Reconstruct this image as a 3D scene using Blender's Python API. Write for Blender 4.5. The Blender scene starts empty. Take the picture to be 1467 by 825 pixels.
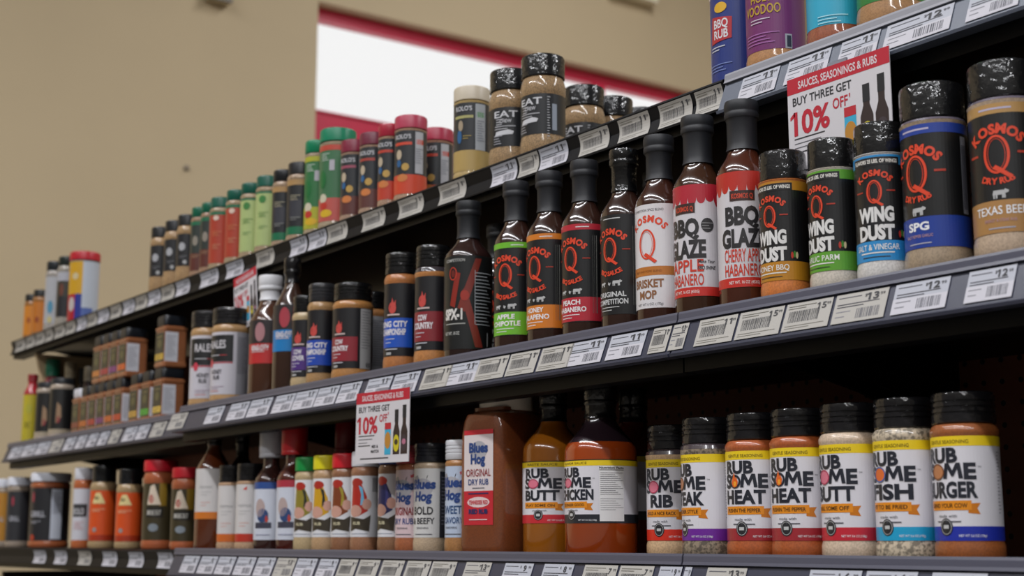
import bpy, math, random
from mathutils import Vector, Matrix
random.seed(7)
sc = bpy.context.scene
COL = sc.collection

# ------------------------------------------------------------------ camera, world, lights, exposure
# world: X runs along the shelves (towards the viewer's right), Y into the gondola, Z up; camera above the origin, shelf fronts at Y = 1 m
CZ = 1.10
PITCH = math.atan(361 / 2060.0)
AZ = math.pi - math.atan(1486.5 / math.hypot(2060, 361))
FWD = Vector((math.cos(AZ) * math.cos(PITCH), math.sin(AZ) * math.cos(PITCH), math.sin(PITCH)))
RGT = Vector((math.sin(AZ), -math.cos(AZ), 0))
UPV = RGT.cross(FWD)
cd = bpy.data.cameras.new('camera')
cam = bpy.data.objects.new('camera', cd); COL.objects.link(cam)
M3 = Matrix((RGT, UPV, -FWD)).transposed()
cam.matrix_world = Matrix.Translation((0, 0, CZ)) @ M3.to_4x4()
cd.sensor_width = 36; cd.lens = 36 * 2060 / 1467.0
cd.clip_start = .05; cd.clip_end = 100
cd.dof.use_dof = True; cd.dof.focus_distance = 1.52; cd.dof.aperture_fstop = 7.0
sc.camera = cam

w = bpy.data.worlds.new('world'); sc.world = w; w.use_nodes = True
w.node_tree.nodes['Background'].inputs[0].default_value = (1, 1, 1, 1)
w.node_tree.nodes['Background'].inputs[1].default_value = 1.02

def area(name, loc, rot, sx, sy, power, col=(1, 1, 1)):
    l = bpy.data.lights.new(name, 'AREA'); l.shape = 'RECTANGLE'; l.size = sx; l.size_y = sy; l.energy = power; l.color = col
    o = bpy.data.objects.new(name, l); o.location = loc; o.rotation_euler = rot; COL.objects.link(o); return o
CEIL = 6.2
for i, (y, p) in enumerate(((-1.6, 118), (-4.6, 104), (5.0, 122))):
    for k, x in enumerate((-3.6, -.4, 2.8, 5.4)):
        area('ceiling_lamp', (x, y, CEIL - .16), (0, 0, 0), 2.9, .22, p, (.96, .97, 1))
sc.view_settings.view_transform = 'Standard'; sc.view_settings.look = 'None'
sc.view_settings.exposure = 0; sc.view_settings.gamma = 1; sc.view_settings.use_curve_mapping = False

# ------------------------------------------------------------------ helpers
def lin(c):
    return tuple(((x / 255) / 12.92 if x / 255 <= .04045 else ((x / 255 + .055) / 1.055) ** 2.4) for x in c)
def hx(h): return tuple(int(h[i:i + 2], 16) for i in (0, 2, 4))
MATS = {}
def mat(h, kind='ink'):
    """solid plastics, inks and papers; kind picks the finish"""
    k = (h, kind)
    if k in MATS: return MATS[k]
    m = bpy.data.materials.new(kind + '_' + h); m.use_nodes = True; nt = m.node_tree
    b = nt.nodes['Principled BSDF']; c = lin(hx(h)) + (1,)
    b.inputs['Base Color'].default_value = c
    def noise(scale, detail=2):
        t = nt.nodes.new('ShaderNodeTexCoord'); n = nt.nodes.new('ShaderNodeTexNoise')
        nt.links.new(t.outputs['Object'], n.inputs['Vector']); n.inputs['Scale'].default_value = scale; n.inputs['Detail'].default_value = detail
        return n
    def bump(n, s, dist=.001):
        bp = nt.nodes.new('ShaderNodeBump'); bp.inputs['Strength'].default_value = s; bp.inputs['Distance'].default_value = dist
        nt.links.new(n.outputs['Fac'], bp.inputs['Height']); return bp
    if kind == 'ink':
        b.inputs['Roughness'].default_value = .42; b.inputs['Coat Weight'].default_value = .35; b.inputs['Coat Roughness'].default_value = .12
    elif kind == 'paper':
        b.inputs['Roughness'].default_value = .6
    elif kind == 'plastic':
        b.inputs['Roughness'].default_value = .35
        bp = bump(noise(60), .15); nt.links.new(bp.outputs[0], b.inputs['Normal'])
    elif kind == 'matte':
        b.inputs['Roughness'].default_value = .5
    elif kind == 'film':       # cap under crinkled clear shrink film
        b.inputs['Roughness'].default_value = .45; b.inputs['Specular IOR Level'].default_value = .15; b.inputs['Coat Weight'].default_value = 1; b.inputs['Coat Roughness'].default_value = .05; b.inputs['Base Color'].default_value = tuple(x * .55 for x in c[:3]) + (1,)
        bp = bump(noise(120, 2), .85, .0018); nt.links.new(bp.outputs[0], b.inputs['Coat Normal'])
    elif kind in ('powder', 'coarse', 'granule'):   # seasoning seen through a clear glossy jar
        n = noise({'powder': 520, 'coarse': 260, 'granule': 620}[kind], 3)
        r = nt.nodes.new('ShaderNodeValToRGB'); nt.links.new(n.outputs['Fac'], r.inputs[0])
        f = {'powder': .8, 'coarse': .35, 'granule': .55}[kind]
        r.color_ramp.elements[0].position = .42; r.color_ramp.elements[0].color = (c[0] * f, c[1] * f, c[2] * f, 1)
        r.color_ramp.elements[1].position = .56; r.color_ramp.elements[1].color = c
        nt.links.new(r.outputs[0], b.inputs['Base Color'])
        b.inputs['Roughness'].default_value = .7; b.inputs['Coat Weight'].default_value = 1; b.inputs['Coat Roughness'].default_value = .08
    elif kind == 'sauce':
        b.inputs['Roughness'].default_value = .18; b.inputs['Coat Weight'].default_value = 1; b.inputs['Coat Roughness'].default_value = .03
        b.inputs['Subsurface Weight'].default_value = 0
    elif kind == 'rail':
        b.inputs['Roughness'].default_value = .5; b.inputs['Specular IOR Level'].default_value = .25
    elif kind == 'shelf':
        b.inputs['Specular IOR Level'].default_value = .22
        b.inputs['Roughness'].default_value = .42
        bp = bump(noise(500), .08, .0005); nt.links.new(bp.outputs[0], b.inputs['Normal'])
    elif kind == 'wall':
        n = noise(1.1, 4); r = nt.nodes.new('ShaderNodeValToRGB'); nt.links.new(n.outputs['Fac'], r.inputs[0])
        r.color_ramp.elements[0].position = .3; r.color_ramp.elements[0].color = tuple(x * .94 for x in c[:3]) + (1,)
        r.color_ramp.elements[1].position = .7; r.color_ramp.elements[1].color = c
        nt.links.new(r.outputs[0], b.inputs['Base Color']); b.inputs['Roughness'].default_value = .8
        bp = bump(noise(90, 4), .12, .002); nt.links.new(bp.outputs[0], b.inputs['Normal'])
    elif kind == 'lamp':
        b.inputs['Emission Color'].default_value = c; b.inputs['Emission Strength'].default_value = 4
    MATS[k] = m; return m

def link(name, me, parent=None, loc=None):
    o = bpy.data.objects.new(name, me); COL.objects.link(o)
    if parent: o.parent = parent
    if loc is not None: o.location = loc
    return o
def mesh(name, vs, fs, mats, idx=None, smooth=False, sharp=35):
    me = bpy.data.meshes.new(name); me.from_pydata(vs, [], fs)
    for m in mats: me.materials.append(m)
    if idx: me.polygons.foreach_set('material_index', idx)
    if smooth:
        me.polygons.foreach_set('use_smooth', [True] * len(fs)); me.set_sharp_from_angle(angle=math.radians(sharp))
    me.update(); return me
def boxm(name, x0, x1, y0, y1, z0, z1, m):
    vs = [(x, y, z) for z in (z0, z1) for y in (y0, y1) for x in (x0, x1)]
    fs = [(0, 2, 3, 1), (4, 5, 7, 6), (0, 1, 5, 4), (2, 6, 7, 3), (0, 4, 6, 2), (1, 3, 7, 5)]
    return mesh(name, vs, fs, [m])
def extr(name, prof, x0, x1, m, smooth=False):
    """closed (y, z) outline run along X"""
    n = len(prof); vs = [(x, y, z) for x in (x0, x1) for y, z in prof]
    fs = [(i, (i + 1) % n, n + (i + 1) % n, n + i) for i in range(n)] + [tuple(range(n))[::-1], tuple(range(n, 2 * n))]
    me = mesh(name, vs, fs, [m], smooth=smooth, sharp=50)
    return me
def lathe(name, prof, m, n=40, sharp=35, square=0):
    """(r, z) profile in metres turned about Z; square > 0 makes a rounded square section"""
    vs, fs = [], []
    for r, z in prof:
        for i in range(n):
            a = 2 * math.pi * i / n + math.pi / n
            k = 1
            if square:
                p = square; k = 1 / ((abs(math.cos(a)) ** p + abs(math.sin(a)) ** p) ** (1 / p))
            vs.append((r * k * math.cos(a), r * k * math.sin(a), z))
    for j in range(len(prof) - 1):
        for i in range(n):
            i2 = (i + 1) % n; fs.append((j * n + i, j * n + i2, (j + 1) * n + i2, (j + 1) * n + i))
    fs.append(tuple(range(n))[::-1]); fs.append(tuple(range((len(prof) - 1) * n, len(prof) * n)))
    return mesh(name, vs, fs, [m], smooth=True, sharp=sharp)

GLY = {}
def glyph(s, bold):
    k = (s, bold)
    if k in GLY: return GLY[k]
    cu = bpy.data.curves.new('t', 'FONT'); cu.body = s; cu.size = 1; cu.offset = bold; cu.resolution_u = 3
    o = bpy.data.objects.new('t', cu); COL.objects.link(o)
    bpy.context.view_layer.update()
    me = o.to_mesh(); vs = [(v.co.x, v.co.y) for v in me.vertices]; fs = [tuple(p.vertices) for p in me.polygons]
    o.to_mesh_clear(); bpy.data.objects.remove(o); bpy.data.curves.remove(cu)
    xs = [v[0] for v in vs] or [0]; x0, x1 = min(xs), max(xs)
    GLY[k] = ([(x - x0, y) for x, y in vs], fs, x1 - x0); return GLY[k]
CAPH = .73     # cap height of the built-in font at size 1

class Lab:
    """printed sheet in millimetres (s to the right, t up); bent round radius r, or flat when r is None; printed area faces local -Y"""
    def __init__(s, r): s.r = r; s.sh = []
    def poly(s, pts, c, lay=1): s.sh.append(([tuple(p) for p in pts], [tuple(range(len(pts)))], c, lay)); return s
    def rect(s, a, b, t0, t1, c, lay=1):
        n = max(1, int((b - a) / 3)) if s.r else 1
        vs = []; 
        for i in range(n + 1): x = a + (b - a) * i / n; vs += [(x, t0), (x, t1)]
        s.sh.append((vs, [(2 * i, 2 * i + 2, 2 * i + 3, 2 * i + 1) for i in range(n)], c, lay)); return s
    def ell(s, x, y, rx, ry, c, lay=2, n=16): return s.poly([(x + rx * math.cos(2 * math.pi * i / n), y + ry * math.sin(2 * math.pi * i / n)) for i in range(n)], c, lay)
    def ring(s, x, y, rx, ry, w, c, lay=2, n=24, w2=None):
        w2 = w2 or w; vs = []
        for i in range(n):
            a = 2 * math.pi * i / n; vs += [(x + rx * math.cos(a), y + ry * math.sin(a)), (x + (rx - w) * math.cos(a), y + (ry - w2) * math.sin(a))]
        s.sh.append((vs, [(2 * i, (2 * i + 2) % (2 * n), (2 * i + 3) % (2 * n), 2 * i + 1) for i in range(n)], c, lay)); return s
    def text(s, st, x, y, h, w, c, lay=3, bold=.02, al='c', rot=0, shear=0):
        vs, fs, gw = glyph(st, bold); k = h / CAPH; kx = (w / gw) if w else k
        ww = gw * kx; ox = x - (ww / 2 if al == 'c' else ww if al == 'r' else 0)
        out = [(ox + a * kx + b * k * shear, y + b * k) for a, b in vs]
        if st[:1] == '1' and len(st) <= 3:
            n1 = 2 if st[:2] == '11' else 1; bw = glyph('1', bold)[2] * kx; adv = ww - bw
            for q in range(n1):
                xa = ox + q * adv; s.sh.append(([(xa + bw * .3, y + h), (xa - bw * .95, y + h * .80), (xa - bw * .95, y + h * .66), (xa + bw * .3, y + h * .80)], [(0, 1, 2, 3)], c, lay))
        if rot:
            cr, sr = math.cos(rot), math.sin(rot); out = [(x + (a - x) * cr - (b - y) * sr, y + (a - x) * sr + (b - y) * cr) for a, b in out]
        s.sh.append((out, fs, c, lay)); return s
    def arc(s, st, cx, cy, R, h, total, c, lay=3, bold=.03, down=False):
        gs = [glyph(ch, bold) if ch != ' ' else ([], [], .35) for ch in st]; k = h / CAPH
        W = sum(g[2] for g in gs) * k; gap = (total - W) / max(1, len(gs) - 1); p = -total / 2
        for g in gs:
            gw = g[2] * k; th = (p + gw / 2) / R; p += gw + gap
            if down: th0 = th; a = th0; px, py = cx + R * math.sin(a), cy - R * math.cos(a)
            else: a = -th; px, py = cx + R * math.sin(th), cy + R * math.cos(th)
            ca, sa = math.cos(a), math.sin(a)
            s.sh.append(([(px + (x * k - gw / 2) * ca - y * k * sa, py + (x * k - gw / 2) * sa + y * k * ca) for x, y in g[0]], g[1], c, lay))
        return s
    def lines(s, x0, x1, t, n, dt, c, lay=3, th=.5):
        """rows of print too small to read"""
        for i in range(n): s.rect(x0, x1 - (x1 - x0) * (.12 * ((i * 7) % 4)), t - i * dt, t - i * dt + th, c, lay)
        return s
    def bars(s, x0, x1, t0, t1, c, lay=3, seed=1):
        rr = random.Random(seed); x = x0
        while x < x1 - .5:
            ww = rr.choice((.4, .7, 1.1)); s.rect(x, x + ww, t0, t1, c, lay); x += ww + rr.choice((.5, .8, 1.0))
        return s
    def build(s, name, kind='ink', curve=None):
        vs, fs, idx, cols = [], [], [], []
        for pv, pf, c, lay in s.sh:
            if c not in cols: cols.append(c)
            ci = cols.index(c)
            for f in pf:
                P = [pv[i] for i in f]
                if s.r and max(p[0] for p in P) - min(p[0] for p in P) > 4: pieces = strips(P, 3)
                else: pieces = [P]
                for q in pieces:
                    b = len(vs)
                    for x, y in q:
                        d = .00014 * lay
                        if s.r:
                            R = s.r; a = x / 1000 / R - math.pi / 2
                            vs.append(((R + d) * math.cos(a), (R + d) * math.sin(a), y / 1000))
                        else: vs.append((x / 1000, -d + (curve(y) if curve else 0), y / 1000))
                    fs.append(tuple(range(b, b + len(q)))); idx.append(ci)
        return mesh(name, vs, fs, [mat(c, kind) for c in cols], idx, smooth=bool(s.r), sharp=60)
def strips(P, step):
    x0 = min(p[0] for p in P); x1 = max(p[0] for p in P); out = []
    a = x0
    while a < x1 - 1e-6:
        b = min(a + step, x1)
        Q = clip(clip(P, a, 1), b, -1)
        if len(Q) > 2: out.append(Q)
        a = b
    return out
def clip(P, v, sg):
    out = []
    for i in range(len(P)):
        p, q = P[i], P[(i + 1) % len(P)]; ip, iq = sg * (p[0] - v) >= 0, sg * (q[0] - v) >= 0
        if ip: out.append(p)
        if ip != iq:
            t = (v - p[0]) / (q[0] - p[0]); out.append((v, p[1] + t * (q[1] - p[1])))
    return out

# where things stand: photo column -> position along the shelf
FT = 1.075
SHZ = {'top': .501, 'mid': .229, 'low': -.018}
def proj(x, y, z):
    p = Vector((x, y, z)); d = p.dot(FWD); return 733.5 + 2060 * p.dot(RGT) / d, 412.5 - 2060 * p.dot(UPV) / d
def sil(X, Y, r, side, z=.05):
    d = math.hypot(X, Y); az = math.atan2(Y, X) - side * math.asin(r / d)
    return proj(math.cos(az) * d, math.sin(az) * d, z)[0]
def solveX(u, Y, r, side, z=.05):
    lo, hi = -6., 1.
    for _ in range(50):
        m = (lo + hi) / 2
        if sil(m, Y, r, side, z) < u: lo = m
        else: hi = m
    return (lo + hi) / 2
def X_at(u, Y, z):
    lo, hi = -6., 1.
    for _ in range(50):
        m = (lo + hi) / 2
        if proj(m, Y, z)[0] < u: lo = m
        else: hi = m
    return (lo + hi) / 2
PLACED = []
def thing(name, cat, label, shelf, d, uL=None, uR=None, gap=.012, off=20, group=None, X=None, dz=0, front=1.0, short=None):
    r = d / 2000; Y = front + gap + r
    if X is None: X = solveX(uL, Y, r, -1, SHZ[shelf] + .07) if uL is not None else solveX(uR, Y, r, 1, SHZ[shelf] + .07)
    o = bpy.data.objects.new(name, None); COL.objects.link(o); o.empty_display_size = .03
    o.location = (X, Y, CZ + SHZ[shelf] + dz + .0004)
    o.rotation_euler = (0, 0, math.atan2(-Y, -X) - math.radians(off) + math.pi / 2)
    o['label'] = label; o['category'] = cat
    if group: o['group'] = group
    PLACED.append((shelf, X, short or label, r, Y)); return o

# ------------------------------------------------------------------ setting
def struct(name, me, loc=None):
    o = link(name, me, None, loc); o['kind'] = 'structure'; return o
WX = -7.0
wall = mat('c4b190', 'wall'); dim = mat('5a564f', 'wall')
def zc(z): return z + CZ
# end wall with the transom window: built round its opening
wy0, wym, wy1 = 3.62, 5.75, 7.6
wz0, wz1 = zc(2.41), zc(3.03)
struct('wall_left', boxm('wall_left', WX - .16, WX, -5.2, wy0, 0, CEIL, wall))
struct('wall_left', boxm('wall_left', WX - .16, WX, wy1, 9, 0, CEIL, wall))
struct('wall_left', boxm('wall_left', WX - .16, WX, wy0, wy1, 0, wz0 - .75, wall))
struct('wall_left', boxm('wall_left', WX - .16, WX, wy0, wy1, wz1, CEIL, wall))
struct('wall_back', boxm('wall_back', WX, 7, 8.9, 9.0, 0, CEIL, wall))
struct('wall_front', boxm('wall_front', WX, 7, -5.3, -5.2, 0, CEIL, dim))
struct('wall_right', boxm('wall_right', 7, 7.1, -5.3, 9, 0, CEIL, dim))
struct('floor', boxm('floor', WX, 7, -5.2, 9, -.05, 0, mat('6e6a64', 'plastic')))
struct('ceiling', boxm('ceiling', WX, 7, -5.2, 9, CEIL, CEIL + .05, mat('8c8a86', 'wall')))
red = mat('c42a48', 'plastic')
win = struct('window_1', boxm('window', WX - .15, WX - .09, wy0, wy1, wz1 - .075, wz1, red))
for nm, a in (('window_sill', (WX - .15, WX - .06, wy0, wy1, wz0 - .012, wz0)), ('window_jamb', (WX - .15, WX - .09, wy0 - .004, wy0 + .0, wz0, wz1 - .075)),
              ('mullion', (WX - .14, WX - .08, wym - .035, wym + .035, wz0, wz1 - .075)), ('lower_panel', (WX - .14, WX - .07, wy0, wy1, wz0 - .75, wz0 - .012))):
    link(nm, boxm(nm, *a, red), win)
gm = bpy.data.materials.new('window_glass'); gm.use_nodes = True; nt = gm.node_tree; nt.nodes.clear()
out = nt.nodes.new('ShaderNodeOutputMaterial'); mx = nt.nodes.new('ShaderNodeMixShader'); tr = nt.nodes.new('ShaderNodeBsdfTransparent'); gl = nt.nodes.new('ShaderNodeBsdfGlossy')
gl.inputs['Roughness'].default_value = .03; mx.inputs[0].default_value = .06
nt.links.new(tr.outputs[0], mx.inputs[1]); nt.links.new(gl.outputs[0], mx.inputs[2]); nt.links.new(mx.outputs[0], out.inputs[0])
for a, b in ((wy0, wym - .035), (wym + .035, wy1)):
    link('pane', boxm('pane', WX - .12, WX - .114, a, b, wz0, wz1 - .075, gm), win)
# ceiling fixtures that carry the lamps
fx = None
for i, y in enumerate((-1.6, -4.6, 5.0)):
    for k, x in enumerate((-3.6, -.4, 2.8, 5.4)):
        o = link('ceiling_light', bpy.data.meshes.get('ceiling_light') or boxm('ceiling_light', -1.5, 1.5, -.14, .14, 0, .1, mat('e4e4e0', 'matte')), None, (x, y, CEIL - .11))
        o['label'] = 'long white strip light fixture under the store ceiling'; o['category'] = 'ceiling light'; o['group'] = 'strip lights under the ceiling'
# small fittings on the wall
def labelled(o, label, cat, group=None):
    o['label'] = label; o['category'] = cat
    if group: o['group'] = group
    return o
def ray(u, v): return FWD * 2060 + RGT * (u - 733.5) - UPV * (v - 412.5)
def at_wall(u, v): d = ray(u, v); d = d * (WX / d.x); return d.y, d.z + CZ
y, z = at_wall(267, 241)
labelled(link('wall_hook', lathe('wall_hook', [(.018, 0), (.018, .004), (.007, .006), (.007, .02)], mat('8a7c68', 'matte'), 12), None), 'tiny brown stud on the bare beige wall', 'hook').location = (WX, y, z)
bpy.data.objects['wall_hook'].rotation_euler = (0, math.pi / 2, 0)
y0, z0 = at_wall(292, 0); y1, z1 = at_wall(325, 10)
b = labelled(link('wall_bracket', boxm('wall_bracket', WX, WX + .06, y0, y1, z1, z1 + .14, mat('b3a588', 'matte'))), 'small beige wall bracket high up left of the window', 'bracket')
link('foot', boxm('foot', WX + .06, WX + .075, y0 + .0, y1, z1, z1 + .03, mat('6f665a', 'matte')), b)
y0, z0 = at_wall(868, 0); y1, z1 = at_wall(930, 10)
b = labelled(link('wall_sign', boxm('wall_sign', WX, WX + .09, y0, y1, z1, z1 + .2, mat('e8e0c8', 'matte'))), 'cream box sign high on the wall above the window', 'sign')
link('red_mark', boxm('red_mark', WX + .09, WX + .093, y1 - .12, y1 - .06, z1 + .035, z1 + .12, mat('d04040', 'matte')), b)

# ------------------------------------------------------------------ gondola
black = mat('0c0d10', 'shelf'); dark = mat('08090b', 'shelf')
XL, XS1, XS2, XR = -3.60, -2.42, -1.105, .35
gon = labelled(bpy.data.objects.new('gondola_frame', None), 'dark steel store gondola frame carrying three levels of shelves', 'shelving'); COL.objects.link(gon)
# pegboard back: dark brown with rows of holes
pg = bpy.data.materials.new('pegboard'); pg.use_nodes = True; nt = pg.node_tree; b = nt.nodes['Principled BSDF']
tc = nt.nodes.new('ShaderNodeTexCoord'); mp = nt.nodes.new('ShaderNodeVectorMath'); mp.operation = 'SCALE'; mp.inputs['Scale'].default_value = 39.4
fr = nt.nodes.new('ShaderNodeVectorMath'); fr.operation = 'FRACTION'; sb = nt.nodes.new('ShaderNodeVectorMath'); sb.operation = 'SUBTRACT'; sb.inputs[1].default_value = (.5, .5, .5)
mu = nt.nodes.new('ShaderNodeVectorMath'); mu.operation = 'MULTIPLY'; mu.inputs[1].default_value = (1, 0, 1); ln = nt.nodes.new('ShaderNodeVectorMath'); ln.operation = 'LENGTH'
lt = nt.nodes.new('ShaderNodeMath'); lt.operation = 'LESS_THAN'; lt.inputs[1].default_value = .13; mc = nt.nodes.new('ShaderNodeMixRGB')
mc.inputs[1].default_value = lin(hx('8a4c36')) + (1,); mc.inputs[2].default_value = (.004, .004, .004, 1)
for a, c in ((tc.outputs['Object'], mp.inputs[0]), (mp.outputs[0], fr.inputs[0]), (fr.outputs[0], sb.inputs[0]), (sb.outputs[0], mu.inputs[0]), (mu.outputs[0], ln.inputs[0]), (ln.outputs['Value'], lt.inputs[0]), (lt.outputs[0], mc.inputs[0]), (mc.outputs[0], b.inputs['Base Color'])): nt.links.new(a, c)
b.inputs['Roughness'].default_value = .55
for a, c in ((XL, XS1), (XS1, XS2), (XS2, XR)):
    link('back_panel', boxm('back_panel', a + .018, c - .018, 1.43, 1.44, .12, zc(.46), pg), gon)
for x in (XL, XS1, XS2, XR):
    link('upright', boxm('upright', x - .017, x + .017, 1.425, 1.47, .0, zc(.478), dark), gon)
link('base', boxm('base', XL, XR, 1.02, 1.47, 0, .12, dark), gon)
link('end_panel', boxm('end_panel', XL - .045, XL - .03, 1.06, 1.46, 0, zc(-.075), mat('1c1714', 'rail')), gon)
# beige bracket plate at the far end
bk = [(1.09, .455), (1.42, .455), (1.42, .22), (1.18, .26), (1.12, .34)]
link('end_bracket', extr('end_bracket', [(y, zc(z)) for y, z in bk], XL + .018, XL + .03, mat('c4ac88', 'matte')), gon)

def shelf(level, x0, x1, front, kind, label):
    t = bpy.data.objects.new('shelf', None); COL.objects.link(t); labelled(t, label, 'shelf', None)
    z = SHZ[level] if level in SHZ else level
    if level == 'mid' and kind == 'slant_back': z -= 0
    t.location = ((x0 + x1) / 2, front, zc(z)); hw = (x1 - x0) / 2 - .0012
    # deck: folded tray with a front flange below the rail
    link('deck', extr('deck', [(.004, 0), (.42, 0), (.42, -.02), (.06, -.02), (.03, -.058 if kind != 'dark' else -.045), (.004, -.058 if kind != 'dark' else -.045)], -hw, hw, black), t)
    for x in (-hw + .02, hw - .02): link('support_bracket', extr('support_bracket', [(.10, -.0205), (.42, -.0205), (.42, -.10), (.30, -.06)], x - .003, x + .003, dark), t)
    if kind == 'dark':
        rail = link('price_rail', extr('price_rail', [(.0036, .001), (.0, .001), (-.004, -.001), (-.0046, -.003), (-.0036, -.0045), (.0010, -.018), (-.0034, -.0325), (-.005, -.0335), (-.005, -.0355), (.0036, -.0355)], -hw, hw, mat('090a10', 'rail')), t)
    else:
        lipc = mat('525260' if kind != 'clear' else '94949c', 'plastic')
        rail = link('price_rail', extr('price_rail', [(.0036, .003), (.0, .0035), (-.0015, .001), (-.002, -.0035), (-.0032, -.006), (-.0018, -.0072), (-.0145, -.0395), (-.0175, -.0405), (-.0165, -.0435), (.0, -.0435), (.0036, -.02)], -hw, hw, mat('3a3c4c' if kind != 'clear' else '5c6270', 'plastic')), t)
        link('lip', extr('lip', [(.002, .0045), (-.0018, .0045), (-.003, .002), (-.0035, -.0035), (-.0048, -.0065), (-.0033, -.0068), (-.0016, -.0035)], -hw, hw, lipc), t)
    return t
shelf('top', -3.725, XS2, FT, 'dark', 'long top shelf with a black price rail, left of the seam')
shelf('top', XS2, XR, FT, 'clear', 'top shelf at the right with a clear grey price rail')
shelf('mid', XL, XS1, 1.045, 'slant', 'far left middle shelf holding the stacked square spice tins')
shelf('mid', XS1, XS2, 1.0, 'slant', 'middle shelf holding the tall sauce bottles with coloured label bands')
shelf('mid', XS2, XR, 1.0, 'slant', 'right middle shelf holding the glaze bottles and wing dust jars')
shelf('low', XL - .06, XS1, 1.03, 'dark', 'far left bottom shelf with widely spaced curved price tags')
shelf('low', XS1, XS2, 1.0, 'slant', 'bottom shelf holding the white labelled shakers and large brown jug')
shelf('low', XS2, XR, 1.0, 'slant', 'right bottom shelf holding the jars with yellow-topped labels')

# ------------------------------------------------------------------ containers
MM = .001
def shaker(t, d, h, fill, cap, lb, lt, cap_h, lab, cap_kind='film', grain='powder', cap_r=.93, shoulder=.07, ribs=True, clear_top=None, recess=.965):
    """round shaker jar: foot bulge, recessed label panel, shoulder bulge, screw cap.  fractions of the height"""
    r = d / 2 * MM; H = h * MM; zc0 = H * (1 - cap_h)
    zb, zt = H * lb, H * lt
    p = [(r * .86, 0), (r * .96, H * .008), (r, H * .03), (r, zb * .75), (r * recess, zb * .97), (r * recess, zt), (r * .99, zt + H * .012), (r * .99, zt + (zc0 - zt) * .5), (r * .93, zt + (zc0 - zt) * .8), (r * .88, zc0 - H * .004), (r * .82, zc0 + .0005)]
    link('jar', lathe('jar', p, mat(fill, grain)), t)
    rc = r * cap_r
    q = [(rc * .97, zc0), (rc, zc0 + H * .006)]
    if ribs:
        for f in (.3, .48, .66):
            z = zc0 + (H - zc0) * f; q += [(rc, z), (rc * .965, z + H * .004), (rc * .965, z + H * .009), (rc, z + H * .013)]
    q += [(rc, H - H * .022), (rc * .975, H - H * .006), (rc * .93, H), (rc * .2, H)]
    link('cap', lathe('cap', q, mat(cap, cap_kind)), t)
    if clear_top: link('headspace', lathe('headspace', [(r * .90, zt + (zc0 - zt) * .35), (r * .995, zt + (zc0 - zt) * .45), (r * .96, zt + (zc0 - zt) * .8), (r * .885, zc0 - H * .003)], mat(clear_top, 'sauce')), t)
    if lab:
        L = Lab(r * recess + .0002); lab(L, d * recess / 2 * math.pi * .86, h * lb + .5, h * lt - .5)
        link('label', L.build('label'), t)
    return t
def bottle(t, d, h, sauce, cap, lb, lt, lab, sh=.66, neck=.80, nr=.50, cr=.56, cap_h=.10, cap_kind='matte', sleeve=None, dome=1.0, fill=None):
    """round sauce bottle: straight body, sloping shoulder, neck with a sleeve and a wide cap"""
    r = d / 2 * MM; H = h * MM
    p = [(r * .86, 0), (r * .97, H * .006), (r, H * .02), (r, H * sh)]
    for k in range(1, 8):
        f = k / 8; e = f * f * (3 - 2 * f) if dome == 1.0 else 1 - math.sqrt(max(0, 1 - f ** dome))
        p.append((r * (1 + (nr - 1) * e), H * (sh + (neck - sh) * f)))
    p += [(r * nr, H * neck), (r * nr * .96, H * .95)]
    bo = link('bottle', lathe('bottle', p, mat(sauce, 'sauce'), sharp=40), t)
    if fill:
        bo.data.materials.append(mat('261a20', 'sauce'))
        for pl in bo.data.polygons:
            if pl.center.z > H * fill: pl.material_index = 1
    rc = r * cr; zc0 = H * (1 - cap_h)
    q = [(rc * .96, zc0), (rc, zc0 + H * .006), (rc, zc0 + H * .025), (rc * .97, zc0 + H * .03), (rc * .97, zc0 + H * .035), (rc, zc0 + H * .04), (rc, H * .985), (rc * .95, H), (rc * .2, H)]
    link('cap', lathe('cap', q, mat(cap, cap_kind)), t)
    if sleeve:
        a = r * nr
        link('neck_sleeve', lathe('neck_sleeve', [(a * 1.13, H * (neck - .005)), (a * 1.06, H * (neck + .01)), (a * 1.02, H * (neck + .03)), (a * 1.03, zc0 - H * .012), (rc * .95, zc0 + H * .002)], mat(sleeve, cap_kind)), t)
    if lab:
        L = Lab(r + .0003); lab(L, d / 2 * math.pi * .84, h * lb, h * lt); link('label', L.build('label'), t)
    return t
BLK, WHT = '1b1a1c', 'd9d6dc'

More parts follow.
